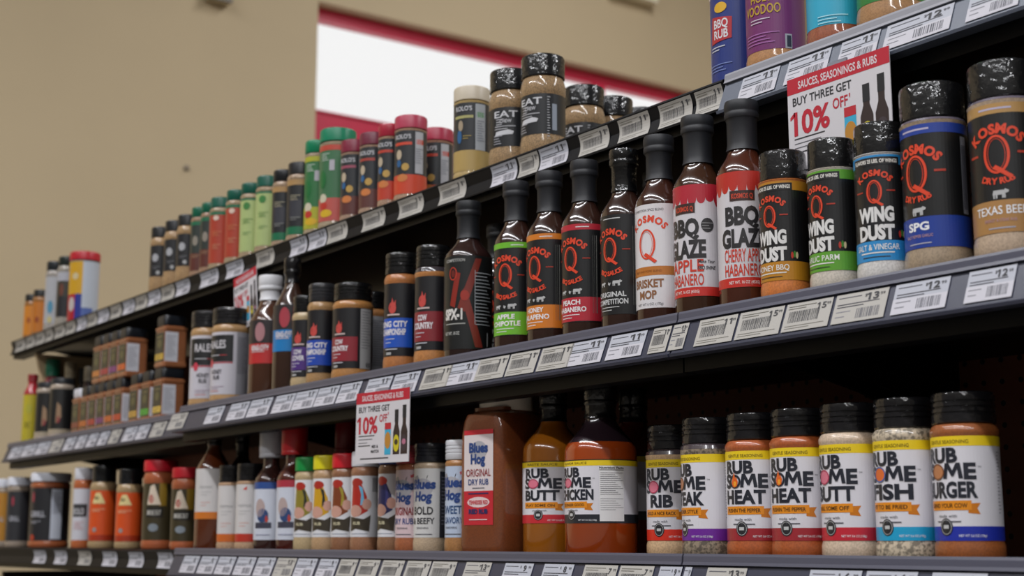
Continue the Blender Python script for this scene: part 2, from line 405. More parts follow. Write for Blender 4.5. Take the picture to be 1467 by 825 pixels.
# --- label designs -------------------------------------------------
def rub_label(third, bandc, emb, ribbon, title='GENTLE SEASONING', small=2, sauce=False, facts=False, k=1.14):
    def f(L, w, a, b):
        H = b - a; u = H / 88.0; q = 1.07 if sauce else 1.0
        L.rect(-w, w, a, b, WHT, 0).rect(-w, w, b - 8.5 * u, b, 'e8c81c', 1)
        L.rect(-w, w, a, a + 12 * u, bandc, 1)
        if sauce: L.rect(-w, w, b - .8, b + .3, '2a2420', 2)
        L.text(title, 0, b - 6.2 * u, 3.2 * u, 34 * k, '6b5a10', 3, .005)
        n = '20232e'
        L.text('RUB', -6 * k, b - 21.8 * u * q, 12.2 * u * q, 29 * k, n, 3, .045)
        L.text('S', -17.5 * k, b - 36 * u * q, 13.3 * u * q, 8.8 * k, n, 2, .045)
        t0, hh, x0, ww = b - 36 * u * q, 13.3 * u * q, -3.5 * k, 15.5 * k     # M with splayed legs
        for A in (((0, 0), (.2, 0), (.3, 1), (.12, 1)), ((1, 0), (.8, 0), (.7, 1), (.88, 1)), ((.12, 1), (.32, 1), (.56, .36), (.46, .1)), ((.88, 1), (.68, 1), (.44, .36), (.54, .1))): L.poly([(x0 + ww * c, t0 + hh * d) for c, d in (A if A[0][0] < .5 else A[::-1])], n, 3)
        L.text('E', 17 * k, b - 36 * u * q, 13.3 * u * q, 9 * k, n, 3, .045)
        L.text('TM', 24 * k, b - 27 * u, 1.6 * u, 3, n, 3, 0)
        ex, ey = -9 * k, b - 30 * u * q
        if emb == 'flame':
            L.ring(ex, ey, 6.2 * k, 6.8 * u, 2.2, n, 4); L.poly([(ex - 4, ey - 1), (ex - 2.5, ey - 5), (ex, ey - 6), (ex + 3, ey - 4.5), (ex + 4, ey), (ex + 1.8, ey + 4.5), (ex + 1, ey + 2.5), (ex - .6, ey + 9), (ex - 2.2, ey + 4)], 'e0641e', 5); L.ell(ex + .5, ey - 2.4, 1.8, 2.6, 'f0a030', 6)
        else:
            c = {'pink': 'd8748a', 'orange': 'dc6a2c', 'brown': 'b87a50'}[emb]
            L.ell(ex, ey, 6.6 * k, 6.9 * u, c, 4); L.ring(ex, ey, 6.6 * k, 6.9 * u, 1.2, {'pink': 'b0405c', 'orange': '3a62a0', 'brown': '7a4a2c'}[emb], 5)
        tw = {3: 25, 4: 40, 5: 42, 6: 46, 7: 50}[max(3, len(third))] * k
        L.text(third, -1 * k, b - 51.6 * u * q, 13.2 * u * q, tw, n, 3, .042)
        r0, r1 = -22 * k, 17 * k
        L.rect(r0, r1, b - 62.5 * u * q, b - 54.5 * u * q, 'e08a1a', 2)
        L.poly([(r1 - 3, b - 65 * u * q), (r1 + 7, b - 66 * u * q), (r1 + 4.5, b - 61 * u * q), (r1 + 7.5, b - 56.5 * u * q), (r1 - 3, b - 57 * u * q)], 'c87412', 1)
        L.text(ribbon, (r0 + r1) / 2, b - 60.4 * u * q, 3.8 * u, 33 * k, '3a2408', 3, .015)
        L.text('made with', -2 * k, b - 68.5 * u * (1 + (q - 1) * .6), 2.6 * u, 16 * k, n, 3, 0)
        if not sauce: L.rect(-12 * k, 9 * k, b - 72.5 * u, b - 71.5 * u, '50505a', 3)
        bx, by = -3 * k, a + 11.5 * u
        L.ell(bx, by, 6.4, 7.4 * u, '26262a', 3); L.ring(bx, by, 5.4, 6.3 * u, .5, 'b0b0b0', 4); L.rect(bx - 2.6, bx + 2.6, by - 1.4, by + 1.6, 'c0c0c0', 4)
        L.text('NET WT 5.6 OZ (158g)', 17 * k, a + 3.2 * u, 2.1 * u, 20 * k, 'e8e8ec', 3, .005)
        if facts:
            x0, x1 = 30 * k, 56 * k
            L.rect(x0, x1, a + 2, b - 9 * u, 'e4e2e2', 2).ring((x0 + x1) / 2, (a + b) / 2 - 3.5, (x1 - x0) / 2, .1, .1, n, 2)
            L.text('Nutrition Facts', (x0 + x1) / 2, b - 13 * u, 3 * u, 26 * k, n, 3, .03)
            L.rect(x0, x1, b - 15 * u, b - 14.2 * u, n, 3); L.lines(x0 + 1, x1 - 1, b - 19 * u, 12, 2.7 * u, n, 3, .45); L.lines(x0 + 1, x1 - 1, b - 55 * u, 6, 3 * u, '50505a', 3, .4)
        else:
            L.lines(40 * k, 44 * k, b - 14 * u, 18, 3 * u, '7a7a84', 3, .6)
    return f
OR = 'dc4426'
def bigQ(L, x, y, rx, ry, c=OR, lay=3, w=2.2):
    L.ring(x, y, rx, ry, w, c, lay, 28, w * .8); L.ring(x, y, rx - w * 1.5, ry - w * 1.3, .45, c, lay, 28)
    L.poly([(x - rx * .35, y - ry * .72), (x + rx * .2, y - ry * .95), (x + rx * .9, y - ry * 1.28), (x + rx * 1.15, y - ry * 1.12), (x + rx * .9, y - ry * 1.02), (x + rx * .3, y - ry * .72), (x - rx * .1, y - ry * .55)], c, lay + 1)
def cow(L, x, y, k, c):
    L.poly([(x - 4 * k, y + 1 * k), (x - 3.4 * k, y + 3.6 * k), (x + 2.4 * k, y + 3.6 * k), (x + 3 * k, y + 4.3 * k), (x + 5 * k, y + 3.2 * k), (x + 4.6 * k, y + 2.2 * k), (x + 3 * k, y + 1.6 * k), (x + 2.6 * k, y + 1 * k)], c, 3)
    for q in (-3.6, -2.2, 1.2, 2.2): L.rect(x + q * k, x + (q + .9) * k, y - 1 * k, y + 1.2 * k, c, 3)
def kosmos_sauce(bandc, l1, l2, topc, h=218):
    def f(L, w, a, b):
        base = '131315'; H = b - a; u = H / 116.0
        L.rect(-w, w, a, b, base, 0)
        if topc: L.rect(-w, w, b - 7 * u, b, topc, 1).lines(8, 24, b - 4.2 * u, 1, 1, 'e0e0e0', 2, 1)
        else: L.lines(-10, 14, b - 5 * u, 1, 1, 'c8c8c8', 2, 1)
        L.arc('KOSMOS', 0, b - 46 * u, 23 * u, 7.2 * u, 40, OR, 3, .05)
        bigQ(L, 0, b - 41 * u, 9.5, 14.5 * u)
        L.lines(16, 25, b - 42 * u, 1, 1, 'a02c18', 3, 1.4); L.lines(-25, -16, b - 42 * u, 1, 1, 'a02c18', 3, 1.4)
        L.arc('BBQ SAUCE', 0, b - 41 * u, 30 * u, 5.2 * u, 34, OR, 3, .04, down=True)
        cow(L, 9, b - 82 * u, 1.3, 'b8b8b8'); cow(L, -11, b - 82 * u, 1.0, 'b8b8b8'); L.poly([(-2, b - 81 * u), (0, b - 83 * u), (2, b - 79 * u), (.5, b - 80 * u), (-1.5, b - 78.5 * u)], 'b8b8b8', 3)
        if bandc: L.rect(-w, w, a + (2 if bandc == '8cc63c' else 1), a + 29 * u, bandc, 1)
        tc = 'ece8e8' if bandc else 'c8c8c8'
        L.text(l1, 0, a + 20.5 * u, 5.8 * u, min(40, 5.2 * len(l1)), tc, 3, .03); L.text(l2, 0, a + 12 * u, 6 * u, min(44, 5.0 * len(l2)), tc, 3, .03)
        L.lines(-14, 12, a + 8 * u, 2, 3.4 * u, tc, 3, .8)
        for q in range(3): L.bars(28 + q * 2.2, 29.2 + q * 2.2, a + 10, b - 14, '70706c', 2, q + 3)
    return f
def mop_label(L, w, a, b):
    H = b - a; u = H / 116.
    L.rect(-w, w, a, b, 'd8d4d6', 0).text('COMPETITION SPICE BLEND', 0, b - 8 * u, 2.8 * u, 40, '4a4a50', 2, 0)
    L.arc('KOSMOS', 1, b - 44 * u, 24 * u, 7.6 * u, 44, OR, 2, .05); bigQ(L, 0, b - 45 * u, 10.5, 17 * u)
    L.rect(-w, w, b - 80 * u, b - 70 * u, 'b8702c', 1).text('BEEF AND PORK BLEND', 0, b - 76.5 * u, 2.6 * u, 34, '8a4a14', 2, 0)
    L.text('BRISKET', 0, b - 93 * u, 9 * u, 38, '8a5c3c', 2, .035).text('MOP', 0, b - 105.5 * u, 9 * u, 22, '8a5c3c', 2, .035)
    L.text('NET WT 6 OZ. (170g)', 2, a + 3 * u, 2.8 * u, 32, '4a4a50', 2, 0)
def glaze(fl1, fl2, top, note):
    def f(L, w, a, b):
        H = b - a; u = H / 124.; g = '2c2a2c'
        L.rect(-w, w, a, b, 'cfcbcf', 0).rect(-w, w, b - 15 * u, b, top, 1)
        for i in range(9):
            x = -38 + i * 9.6; L.ell(x, b - 15 * u, 4.8, (5 + (i * 5) % 7) * u, top, 1)
        L.rect(-13, 13, b - 32 * u, b - 21 * u, '3a2320', 3).text('KOSMOS Q', 0, b - 29.5 * u, 5.5 * u, 22, 'c8452c', 4, .03)
        L.text('BBQ', -1, b - 57 * u, 19 * u, 36, g, 3, .05).text('GLAZE', 0, b - 81 * u, 19 * u, 48, g, 3, .05)
        L.ell(26, b - 46 * u, 7, 8 * u, g, 3).lines(20, 32, b - 44 * u, 3, 3 * u, 'a0a0a0', 4, .6)
        L.text(fl1, 0, b - 97 * u, 14 * u, 42, 'c83a28', 3, .015).text(fl2, 0, b - 112 * u, 13 * u, 42, 'c83a28', 3, .015)
        L.rect(-w, w, a, a + 10 * u, 'c42c24', 1).text('NET WT. 16 OZ (453G)', 0, a + 3.4 * u, 3.4 * u, 32, 'ead8d4', 3, .015)
        if note: L.text('Make Your', 24, b - 88 * u, 4 * u, 18, g, 3, .01, shear=.2).text('BBQ SHINE', 24, b - 95 * u, 4 * u, 19, g, 3, .02, shear=.2)
    return f
def wing(bandc, flav):
    def f(L, w, a, b):
        H = b - a; u = H / 94.; L.rect(-w, w, a, b, '111113', 0).rect(-w, w, b - 9 * u, b, bandc, 1)
        L.rect(-22, 24, b - 9 * u, b - 2 * u, '18181a', 2).text('FLAVORS 25 LBS. OF WINGS', 1, b - 7.2 * u, 3.4 * u, 42, 'e4e0d8', 3, .03)
        L.arc('KOSMOS', 0, b - 36 * u, 17.5 * u, 5.4 * u, 32, OR, 3, .05); bigQ(L, 0, b - 33 * u, 7.2, 10.5 * u, w=1.7)
        L.lines(11, 19, b - 33 * u, 1, 1, 'a83020', 3, 1.3); L.lines(-19, -11, b - 33 * u, 1, 1, 'a83020', 3, 1.3)
        L.text('WING', 0, b - 59 * u, 12.5 * u, 34, 'dcdad8', 3, .055).text('DUST', 0, b - 75 * u, 12.5 * u, 34, 'dcdad8', 3, .055)
        for j, c in enumerate(('b83020', '3c7a2a', 'c8b890')): L.ell(22 + j * 2.4, b - 71 * u + j % 2, 1.3, 3.2 * u, c, 3)
        L.rect(-w, w, a, a + 17.5 * u, bandc, 1); L.text(flav, 0, a + 9.5 * u, 5.4 * u, min(42, 4.2 * len(flav)), 'e8e6e0', 3, .01)
        L.lines(-16, 16, a + 6.5 * u, 1, 2.8 * u, 'e0ddd6', 3, 1.1); L.lines(-14, 12, a + 3 * u, 1, 2.8 * u, '30302c', 3, .8)
    return f
def kos_rub(top, low, word, sub, lc='e8e8ec'):
    def f(L, w, a, b):
        H = b - a; u = H / 113.; L.rect(-w, w, a, b, '111112', 0).rect(-w, w, b - 9 * u, b, top, 1).lines(-14, 14, b - 5.5 * u, 1, 1, 'b8b0c8', 2, 1.6)
        L.arc('KOSMOS', 0, b - 52 * u, 25.5 * u, 8.6 * u, 45, OR, 3, .05); bigQ(L, 0, b - 45 * u, 11, 17 * u, w=2.4)
        L.lines(17, 27, b - 45 * u, 1, 1, 'b03420', 3, 2); L.lines(-27, -17, b - 45 * u, 1, 1, 'b03420', 3, 2)
        L.arc('DRY RUB', 0, b - 40 * u, 31 * u, 5.4 * u, 30, OR, 3, .04, down=True); cow(L, 1, b - 82 * u, 1.5, 'b4b4b4')
        L.rect(-w, w, a, a + 28 * u, low, 1); L.text(word, 0, a + 16 * u, 7.5 * u, min(44, 7 * len(word)), lc, 3, .035 if len(word) < 5 else .01)
        L.text(sub, 0, a + 9.5 * u, 2.8 * u, 27, 'b08a90', 3, .01).lines(-10, 12, a + 3.5 * u, 1, 1, 'a8a8b8', 3, 1)
        L.rect(43, 50, a + 30 * u, b - 12 * u, '8a8a92', 2).bars(44, 49, a + 34 * u, b - 20 * u, '30303a', 3, 5)
    return f
def kc_label(bandc, l1, l2, white_facts=True):
    """black label, red flame-like emblem, coloured lower band with two words"""
    def f(L, w, a, b):
        H = b - a; u = H / 100.; L.rect(-w, w, a, b, '17161a', 0)
        L.rect(-20, 30, a + 12 * u, a + 52 * u, bandc, 1)
        L.ring(0, a + 66 * u, 6, 8 * u, 2.6, 'c44a44', 3); L.poly([(-4, a + 60 * u), (0, a + 80 * u), (2.5, a + 72 * u), (5.5, a + 77 * u), (5, a + 60 * u)], 'c44a44', 4)
        L.lines(-9, 11, a + 55.5 * u, 1, 1, 'c8b4b0', 3, 2.2)
        L.text(l1, 0, a + 40 * u, 8 * u, 5 * len(l1), 'dcd8dc', 3, .04).text(l2, 0, a + 29 * u, 8.5 * u, min(40, 4.6 * len(l2)), 'dcd8dc', 3, .04)
        L.lines(-12, 4, a + 23 * u, 2, 5 * u, 'c8c8d0', 3, 1).rect(-10, -1, a + 2 * u, a + 5.5 * u, 'a8a8a8', 3).lines(-12, 8, a + 9 * u, 1, 1, 'c8c8d0', 3, 1.2)
        if white_facts: L.rect(34, 56, a, b - 1, 'a8a6a6', 2).lines(36, 54, b - 6, 14, 4.6 * u, '6a6a6e', 3, .9).bars(44, 54, a + 2, a + 9, '202020', 3, 3)
    return f
def px_label(L, w, a, b):
    H = b - a; u = H / 125.; L.rect(-w, w, a, b, '121415', 0)
    L.poly([(-2, b - 70 * u), (22, b - 4 * u), (31, b - 4 * u), (8, b - 76 * u)], '7a2a20', 1); L.poly([(2, b - 50 * u), (22, a + 2), (33, a + 2), (9, b - 42 * u)], '7a2a20', 1); L.poly([(-14, b - 66 * u), (-5, b - 22 * u), (2, b - 24 * u), (-6, b - 70 * u)], '8a2418', 1)
    L.text('COMPETITION', -7, b - 8 * u, 4 * u, 30, 'a8a8a4', 3, .02); L.ring(-9, b - 24 * u, 6, 9 * u, 1.4, 'b83826', 3); L.ell(-9, b - 24 * u, 3, 5 * u, '6a2018', 2)
    L.ell(8, b - 54 * u, 6, 7 * u, 'a03024', 3)
    L.text('SPX-1', -9, a + 40 * u, 14 * u, 28, 'd8d4d0', 3, .05).lines(-22, 9, a + 33 * u, 1, 1, 'a8a8a4', 3, 1.3).text('NET WT. 18 OZ', -11, a + 19 * u, 4.5 * u, 24, 'b8b8b4', 3, .02)
    x0, x1 = 22, 50; L.lines(x0, x1, b - 24 * u, 16, 4.6 * u, 'a8acb0', 3, 1.1); L.rect(x0 - 1, x0 - .2, b - 92 * u, b - 20 * u, 'a8acb0', 3); L.rect(40, 41.5, a + 4, a + 22, 'c0c0c0', 3)
def hog(l1, l2, tint, c1, back=False, n=26):
    def f(L, w, a, b):
        H = b - a; u = H / 96.; L.rect(-w, w, a, b, tint, 0)
        for s_ in (-1, 1): L.poly([(-11 * s_ - 4, b - 22 * u), (-11 * s_ - 5, b - 12 * u), (-8 * s_, b - 9 * u), (-4 * s_ + 1, b - 20 * u)], '8c8a90', 1)
        L.ell(0, b - 27 * u, 15, 13 * u, 'a8a6ac', 1); c = '24407c'
        L.text('Blues', 0, b - 28 * u, 13 * u, 36, c, 3, .05, shear=.08).text('Hog', 0, b - 45 * u, 13 * u, 26, c, 3, .05, shear=.08)
        L.text(l1, 0, b - 64 * u, 11 * u, 38 if len(l1) > 5 else 30, c1, 3, .02).text(l2, 0, b - 77 * u, 8.5 * u, 34, c1 if l2 != 'DRY RUB' else c, 3, .02)
        L.text('SEASONING', 0, b - 84 * u, 2.6 * u, 18, '404048', 3, .01).lines(-12, 14, a + 4 * u, 1, 1, '606068', 3, 1)
        if back: L.rect(24, 44, a - .0, b - 4, '33343c', 2).lines(27, 42, b - 12, 14, 5 * u, '8a8c98', 3, .9)
        else: L.poly([(12, b - 8 * u), (22, b - 4 * u), (23, b - 7 * u), (13, b - 12 * u)], 'b84850' if l1 != 'BOLD' else '9a9a9a', 2)
    return f
def patches(capc, body, accent, txt='c8c0a0'):
    """white label with a tall loose blot of colour and a dark ribbon (the figure itself is left out)"""
    def f(L, w, a, b):
        H = b - a; u = H / 90.; L.rect(-w, w, a, b, 'd8d8dc', 0)
        L.ell(-4, b - 10 * u, 10, 6.5 * u, 'a82c20', 1); L.poly([(-12, b - 14 * u), (4, b - 12 * u), (12, b - 30 * u), (14, b - 52 * u), (0, b - 60 * u), (-14, b - 50 * u), (-13, b - 30 * u)], body, 1)
        L.poly([(0, b - 14 * u), (6, b - 18 * u), (9, b - 40 * u), (3, b - 44 * u), (4, b - 28 * u)], accent, 2)
        L.ell(-6, b - 52 * u, 11, 9 * u, 'c89888', 2); L.ell(12, b - 42 * u, 7, 8 * u, 'c89888', 2)
        L.poly([(-16, b - 60 * u), (8, b - 64 * u), (18, b - 58 * u), (16, b - 82 * u), (-4, b - 78 * u), (-15, b - 82 * u)], '3a3226', 3); L.text('RUB', -3, b - 72 * u, 4.5 * u, 12, txt, 4, .03)
        L.lines(-14, 14, a + 4, 1, 1, '8890a0', 2, .9); L.rect(20, 30, b - 24 * u, b - 3 * u, '9a9a9e', 2)
    return f
def minimal(bandc, mark=None):
    def f(L, w, a, b):
        H = b - a; L.rect(-w, w, a, b, 'cbc7c6', 0).rect(-w, w, a, a + H * .14, bandc, 1)
        L.text('PEPPER', 0, a + H * .6, 5, 24, '9a9a9a', 2, -.01); L.lines(-10, 10, a + H * .53, 2, 5, 'a8a8a8', 2, .8)
        L.lines(-9, 9, a + H * .32, 2, 5, 'd0988c', 2, 1)
        if mark: L.poly([(-2, b - 9), (3, b - 9), (4, b - 3), (1.5, b - 5), (-2, b - 7)], mark, 2)
    return f
def bands(spec, base):
    """simple printed bands: (from, to, colour[, s0, s1]) in fractions of the label height"""
    def f(L, w, a, b):
        H = b - a; L.rect(-w, w, a, b, base, 0); lay = 1
        for q in spec:
            if q[0] == 'T': _, st, y, h, wd, c = q; L.text(st, 0, a + H * y, H * h, wd, c, 5, .02)
            elif q[0] == 'L': _, x0, x1, y, n, c = q; L.lines(x0, x1, a + H * y, n, 3.6, c, 5, 1.2)
            elif q[0] == 'E': _, x, y, rx, ry, c = q; L.ell(x, a + H * y, rx, H * ry, c, 4)
            elif q[0] == 'P': L.poly([(x, a + H * y) for x, y in q[1]], q[2], 4)
            else:
                s0, s1 = (q[3], q[4]) if len(q) > 3 else (-w, w); L.rect(s0, s1, a + H * q[0], a + H * q[1], q[2], lay); lay = min(3, lay + 1)
    return f

# ------------------------------------------------------------------ bottom shelf, from the right
G = 'rub jars with yellow-topped labels'
def rubjar(word, band, emb, fill, grain, ribbon, uL, off, label, d=59, gap=.016):
    t = thing('seasoning_jar', 'spice jar', label, 'low', d, uL=uL, gap=gap, off=off, group=G, short=label.split(' jar')[0] + ' jar')
    shaker(t, d, 143.5, fill, '1d1c20', .115, .735, .19, rub_label(word, band, emb, ribbon), grain=grain, cap_r=.92, clear_top='4a4044' if word in ('STEAK', 'RIB') else None)
rubjar('BURGER', '2030a0', 'brown', '98521f', 'powder', 'GRIND YOUR COW', 1334, 33, 'orange spice jar with a dark blue bottom band, rightmost on the bottom shelf')
rubjar('FISH', '1e9cc8', 'orange', 'c8b8a0', 'coarse', 'FIT TO BE FRIED', 1251, 33, 'speckled cream spice jar with a sky blue bottom band on its label')
rubjar('BUTT', 'c02434', 'pink', 'd0b8a0', 'powder', 'PULL SOME OFF', 1174, 38, 'pale cream spice jar reading RUB SOME BUTT above a crimson band')
rubjar('HEAT', '9c2630', 'flame', 'a85018', 'powder', 'PUSHIN THE PEPPER', 1103, 24, 'rust coloured spice jar with a flame emblem, next to the crimson-banded cream jar')
rubjar('HEAT', '9c2630', 'flame', 'ac521a', 'powder', 'PUSHIN THE PEPPER', 1039, 22, 'rust coloured spice jar with a flame emblem, next to the purple-banded jar')
rubjar('STEAK', '6c2494', 'brown', '8c7c68', 'coarse', 'BUTCHER STYLE', 975, 56, 'grey speckled spice jar with a purple bottom band on its label')
rubjar('RIB', 'd8301e', 'pink', 'd0ac84', 'powder', 'HOLD A NICE RACK', 925, 25, 'tan spice jar with a bright red bottom band, left end of the yellow-topped jars', gap=.052)
t = thing('sauce_bottle', 'bottle', 'round orange sauce bottle with a white nutrition panel and black band at its base', 'low', 84, uL=809, gap=.012, off=48, short='orange chicken sauce bottle')
bottle(t, 84, 197, '963c10', '17161a', .185, .545, rub_label('CHICKEN', '24262c', 'pink', 'SO FINGER GOOD', 'FLAVOR SAUCE', sauce=True, facts=True, k=1.12), sh=.60, neck=.80, nr=.42, cr=.46, cap_h=.13, cap_kind='film', sleeve='1a191d', fill=.66)
t = thing('sauce_bottle', 'bottle', 'mustard yellow sauce bottle with a red-banded label beside the big brown jug', 'low', 76, uL=749, gap=.038, off=24, short='mustard sauce bottle')
bottle(t, 76, 203, '9c5a14', '17161a', .185, .55, rub_label('BUTT', 'c42a34', 'pink', 'PLAY SOME ON', 'BASTE SAUCE', sauce=True, k=1.22), sh=.62, neck=.80, nr=.42, cr=.46, cap_h=.13, cap_kind='film', sleeve='1a191d')
t = thing('sauce_bottle', 'bottle', 'dark red sauce bottle mostly hidden behind the round orange one', 'low', 78, uR=955, gap=.105, off=30, short='half hidden dark red sauce bottle')
bottle(t, 78, 200, '5a1c14', '141318', .205, .585, rub_label('PORK', '24262c', 'pink', 'SO FINGER GOOD', 'FLAVOR SAUCE', sauce=True, k=.9), sh=.60, neck=.80, nr=.42, cr=.46, cap_h=.13, cap_kind='film', sleeve='1a191d')
# square jug
t = thing('seasoning_jug', 'jug', 'big square clear jug of brown seasoning with a white lid', 'low', 96, X=X_at(725, 1.062, 0), gap=.014, off=45, short='big square jug')
s_ = .0355
link('jug', lathe('jug', [(s_ * .9, 0), (s_ * 1.08, .003), (s_ * 1.12, .010), (s_ * 1.12, .128), (s_ * 1.10, .146), (s_ * 1.05, .160), (s_ * .98, .168), (s_ * .80, .172), (s_ * .80, .176)], mat('7c3c10', 'powder'), n=64, square=7), t)
for v in t.children[0].data.vertices: v.co.y *= 1.22; v.co.z *= 1.04
link('lid', lathe('lid', [(.0335, .1725), (.0345, .1735), (.0345, .190), (.0335, .1965), (.032, .199), (.008, .199)], mat('ece0d0', 'plastic')), t)
L = Lab(None); q = '2a447c'
L.rect(-26, 26, 78, 154, 'd8cccc', 0).rect(-26, 26, 148, 154, 'c02834', 1).rect(-26, 26, 36, 78, 'c02834', 0)
L.ell(0, 128, 15, 12, 'a8a6ac', 1).text('Blues', 0, 126, 12, 34, q, 3, .05).text('Hog', -1, 112, 12, 26, q, 3, .05).text('ORIGINAL', 0, 96, 9.5, 44, '8a2c30', 3, .01).text('DRY RUB', 0, 85.5, 7.5, 36, q, 3, .02).lines(-11, 11, 81, 1, 1, '70707a', 3, 1)
L.lines(-18, 18, 74, 1, 1, '2a2c5c', 3, 1.5).ell(0, 64, 20, 6.5, 'e0c8c8', 1).text('TENNESSEE RED', 0, 61.5, 5, 34, 'c02834', 3, .03).text('RED RUB', 0, 50, 5.5, 34, '2a2c5c', 3, .06).lines(-16, 16, 42, 1, 1, 'e4c8c8', 3, 1.2)
t.children[1].location.z = .007
lb = link('label', L.build('label'), t, (0, -s_ * 1.12 * 1.22 - .0003, 0))
# shakers left of the jug
def hogjar(uL, l1, l2, tint, c1, fill, cap, label, back=False, ck='plastic', off=25, d=48, gap=.02):
    t = thing('seasoning_jar', 'spice jar', label, 'low', d, uL=uL, gap=gap, off=off, group='small shakers left of the jug'); shaker(t, d, 145, fill, cap, .14, .77, .175, hog(l1, l2, tint, c1, back), cap_kind=ck, cap_r=.97)
hogjar(637, 'SWEET', '& SAVORY', 'b4c0d4', '30507c', 'a87440', 'c8c8cc', 'white capped shaker with a pale blue label beside the big square jug', off=38, d=40, gap=.012)
hogjar(592, 'BOLD', '& BEEFY', 'cccac8', '26262a', 'b8a084', '2a2a30', 'grey ridged cap shaker with a bold white label and dark side panel', back=True, ck='film', off=30, d=47, gap=.012)
hogjar(566, 'ORIGINAL', 'DRY RUB', 'd0b8bc', '8a2c30', 'a05830', '8a2028', 'dark red capped shaker with a pink white label left of the grey ridged cap', off=38, gap=.012, d=46)
for uL, cap, capn, body, acc, fill, sn in ((541, '1c3a84', 'blue', '2c2c5c', '404080', '8a6040', 0), (502, 'cccad0', 'white', 'b02c20', '6cb4d8', '9a6848', 0), (474, 'c41c28', 'bright red', '7a3c1c', '9a8a2c', '8c5c3c', 0), (447, 'd4c81c', 'yellow', 'c8981c', '282820', 'b8946c', 0), (421, '14843c', 'green', '8a7c2c', '2c2c20', 'b8a078', 0)):
    t = thing('seasoning_jar', 'spice jar', 'short shaker with a %s cap and white label on the bottom shelf' % capn, 'low', 43, uL=uL, gap=.018, off=(28 if uL != 541 else 40), group='coloured cap shakers', short='%s cap shaker' % capn)
    shaker(t, 43, 143, fill, cap, .15, .76, .15, patches(cap, body, acc), cap_kind='plastic', cap_r=.97, ribs=False)
def patch_sauce(top):
    return bands([(.88, 1, top), ('E', -4, .55, 9, .16, 'b09c98'), ('E', 1, .42, 10, .12, '2c4470'), ('E', 8, .36, 3, .06, 'b83c2c'), (.2, .3, '3c3c4c', -14, 16), ('L', -12, 14, .08, 1, '9090a8')], 'c8ccd8')
t = thing('sauce_bottle', 'bottle', 'slim dark sauce bottle with a tall bright red cap', 'low', 52, uL=396, gap=.02, off=30, short='tall red cap bottle')
bottle(t, 52, 200, '4a1c14', 'b81c24', .09, .55, patch_sauce('a83040'), sh=.56, neck=.70, nr=.50, cr=.80, cap_h=.25, cap_kind='plastic')
t = thing('sauce_bottle', 'bottle', 'slim dark sauce bottle with a tall white cap', 'low', 52, uL=364, gap=.02, off=30, short='tall white cap bottle')
bottle(t, 52, 199, '38201c', 'b4b4ba', .09, .55, patch_sauce('2c4c8c'), sh=.56, neck=.70, nr=.50, cr=.78, cap_h=.25, cap_kind='plastic')
t = thing('sauce_bottle', 'bottle', 'dark sauce bottle with a tall red cap in the second row, behind the coloured caps', 'low', 52, uL=472, gap=.10, off=30)
bottle(t, 52, 208, '4a1c14', '8a1c24', .09, .55, patch_sauce('a83040'), sh=.56, neck=.70, nr=.50, cr=.75, cap_h=.25, cap_kind='plastic')
for uL, c, m, cap, lb in ((337, 'b83424', 'c83424', '201f22', 'white label shaker with a red bottom band beside the tall white cap'), (311, 'c86424', None, '201f22', 'white label shaker with an orange bottom band beside the amber sauce bottle')):
    t = thing('seasoning_jar', 'spice jar', lb, 'low', 46, uL=uL, gap=.02, off=22, group='plain white label shakers'); shaker(t, 46, 143, 'b89474', cap, .1, .76, .2, minimal(c, m), cap_r=.95)
t = thing('sauce_bottle', 'bottle', 'amber sauce bottle with a long neck and a white label over an orange stripe', 'low', 60, uL=279, gap=.012, off=25, short='amber long neck bottle')
bottle(t, 60, 205, '5a2a14', '201a1a', .26, .68, minimal('c87024'), sh=.66, neck=.88, nr=.36, cr=.42, cap_h=.12, cap_kind='film')
t = thing('sauce_bottle', 'bottle', 'dark bottle with a black neck in the second row above the white label shakers', 'low', 56, uL=322, gap=.09, off=25)
bottle(t, 56, 212, '20140f', '121114', .2, .6, None, sh=.62, neck=.8, nr=.4, cr=.45, cap_h=.12, cap_kind='film', sleeve='121114')
yel = bands([('P', [(-14, .62), (-8, .95), (0, .98), (14, .62)], 'd8c8b4'), ('E', -5, .72, 5, .08, 'a82c28'), (.4, .58, '201c18', -16, 18), ('T', 'SMOKE OUT', .44, .09, 28, 'c8c4bc'), ('E', 0, .22, 10, .07, '808890'), (.6, 1, '8a6c1c', 10, 24)], '3c3420')
for uL, d, h, lb, cp in ((244, 56, 150, 'smaller shaker with a red cap and yellow patterned label', 'b41c28'), (203, 66, 170, 'tall wide shaker with a red cap and yellow patterned label', 'c01c2c')):
    t = thing('seasoning_jar', 'spice jar', lb, 'low', d, uL=uL, gap=.014, off=20, group='red capped yellow label shakers', front=1.03 if uL > 240 else 1.03); shaker(t, d, h, 'a85428', cp, .1, .74, .13, yel, cap_kind='plastic', cap_r=.98, ribs=False)
org = bands([('P', [(-14, .74), (-6, .95), (4, .96), (15, .74)], 'e0cc90'), ('E', -4, .85, 5, .04, '3c3c20'), ('L', -14, 15, .62, 2, 'e0b890'), (.0, .12, 'a83418'), ('E', -6, .22, 5, .05, '9a8c88')], 'd4501c')
for uL, d, h, lb in ((165, 54, 160, 'orange label shaker with a dark cap, beside the tall red-capped shaker'), (127, 57, 172, 'taller orange label shaker with a dark cap, beside the white label bottle')):
    t = thing('seasoning_jar', 'spice jar', lb, 'low', d, uL=uL, gap=.016, off=22, group='orange label shakers', front=1.03); shaker(t, d, h, 'a88c64', '1c1e22', .09, .70, .2, org, cap_r=.88)
t = thing('seasoning_jar', 'spice jar', 'tall slim bottle with a white cap and white and black label', 'low', 44, uL=103, gap=.014, off=25, front=1.03)
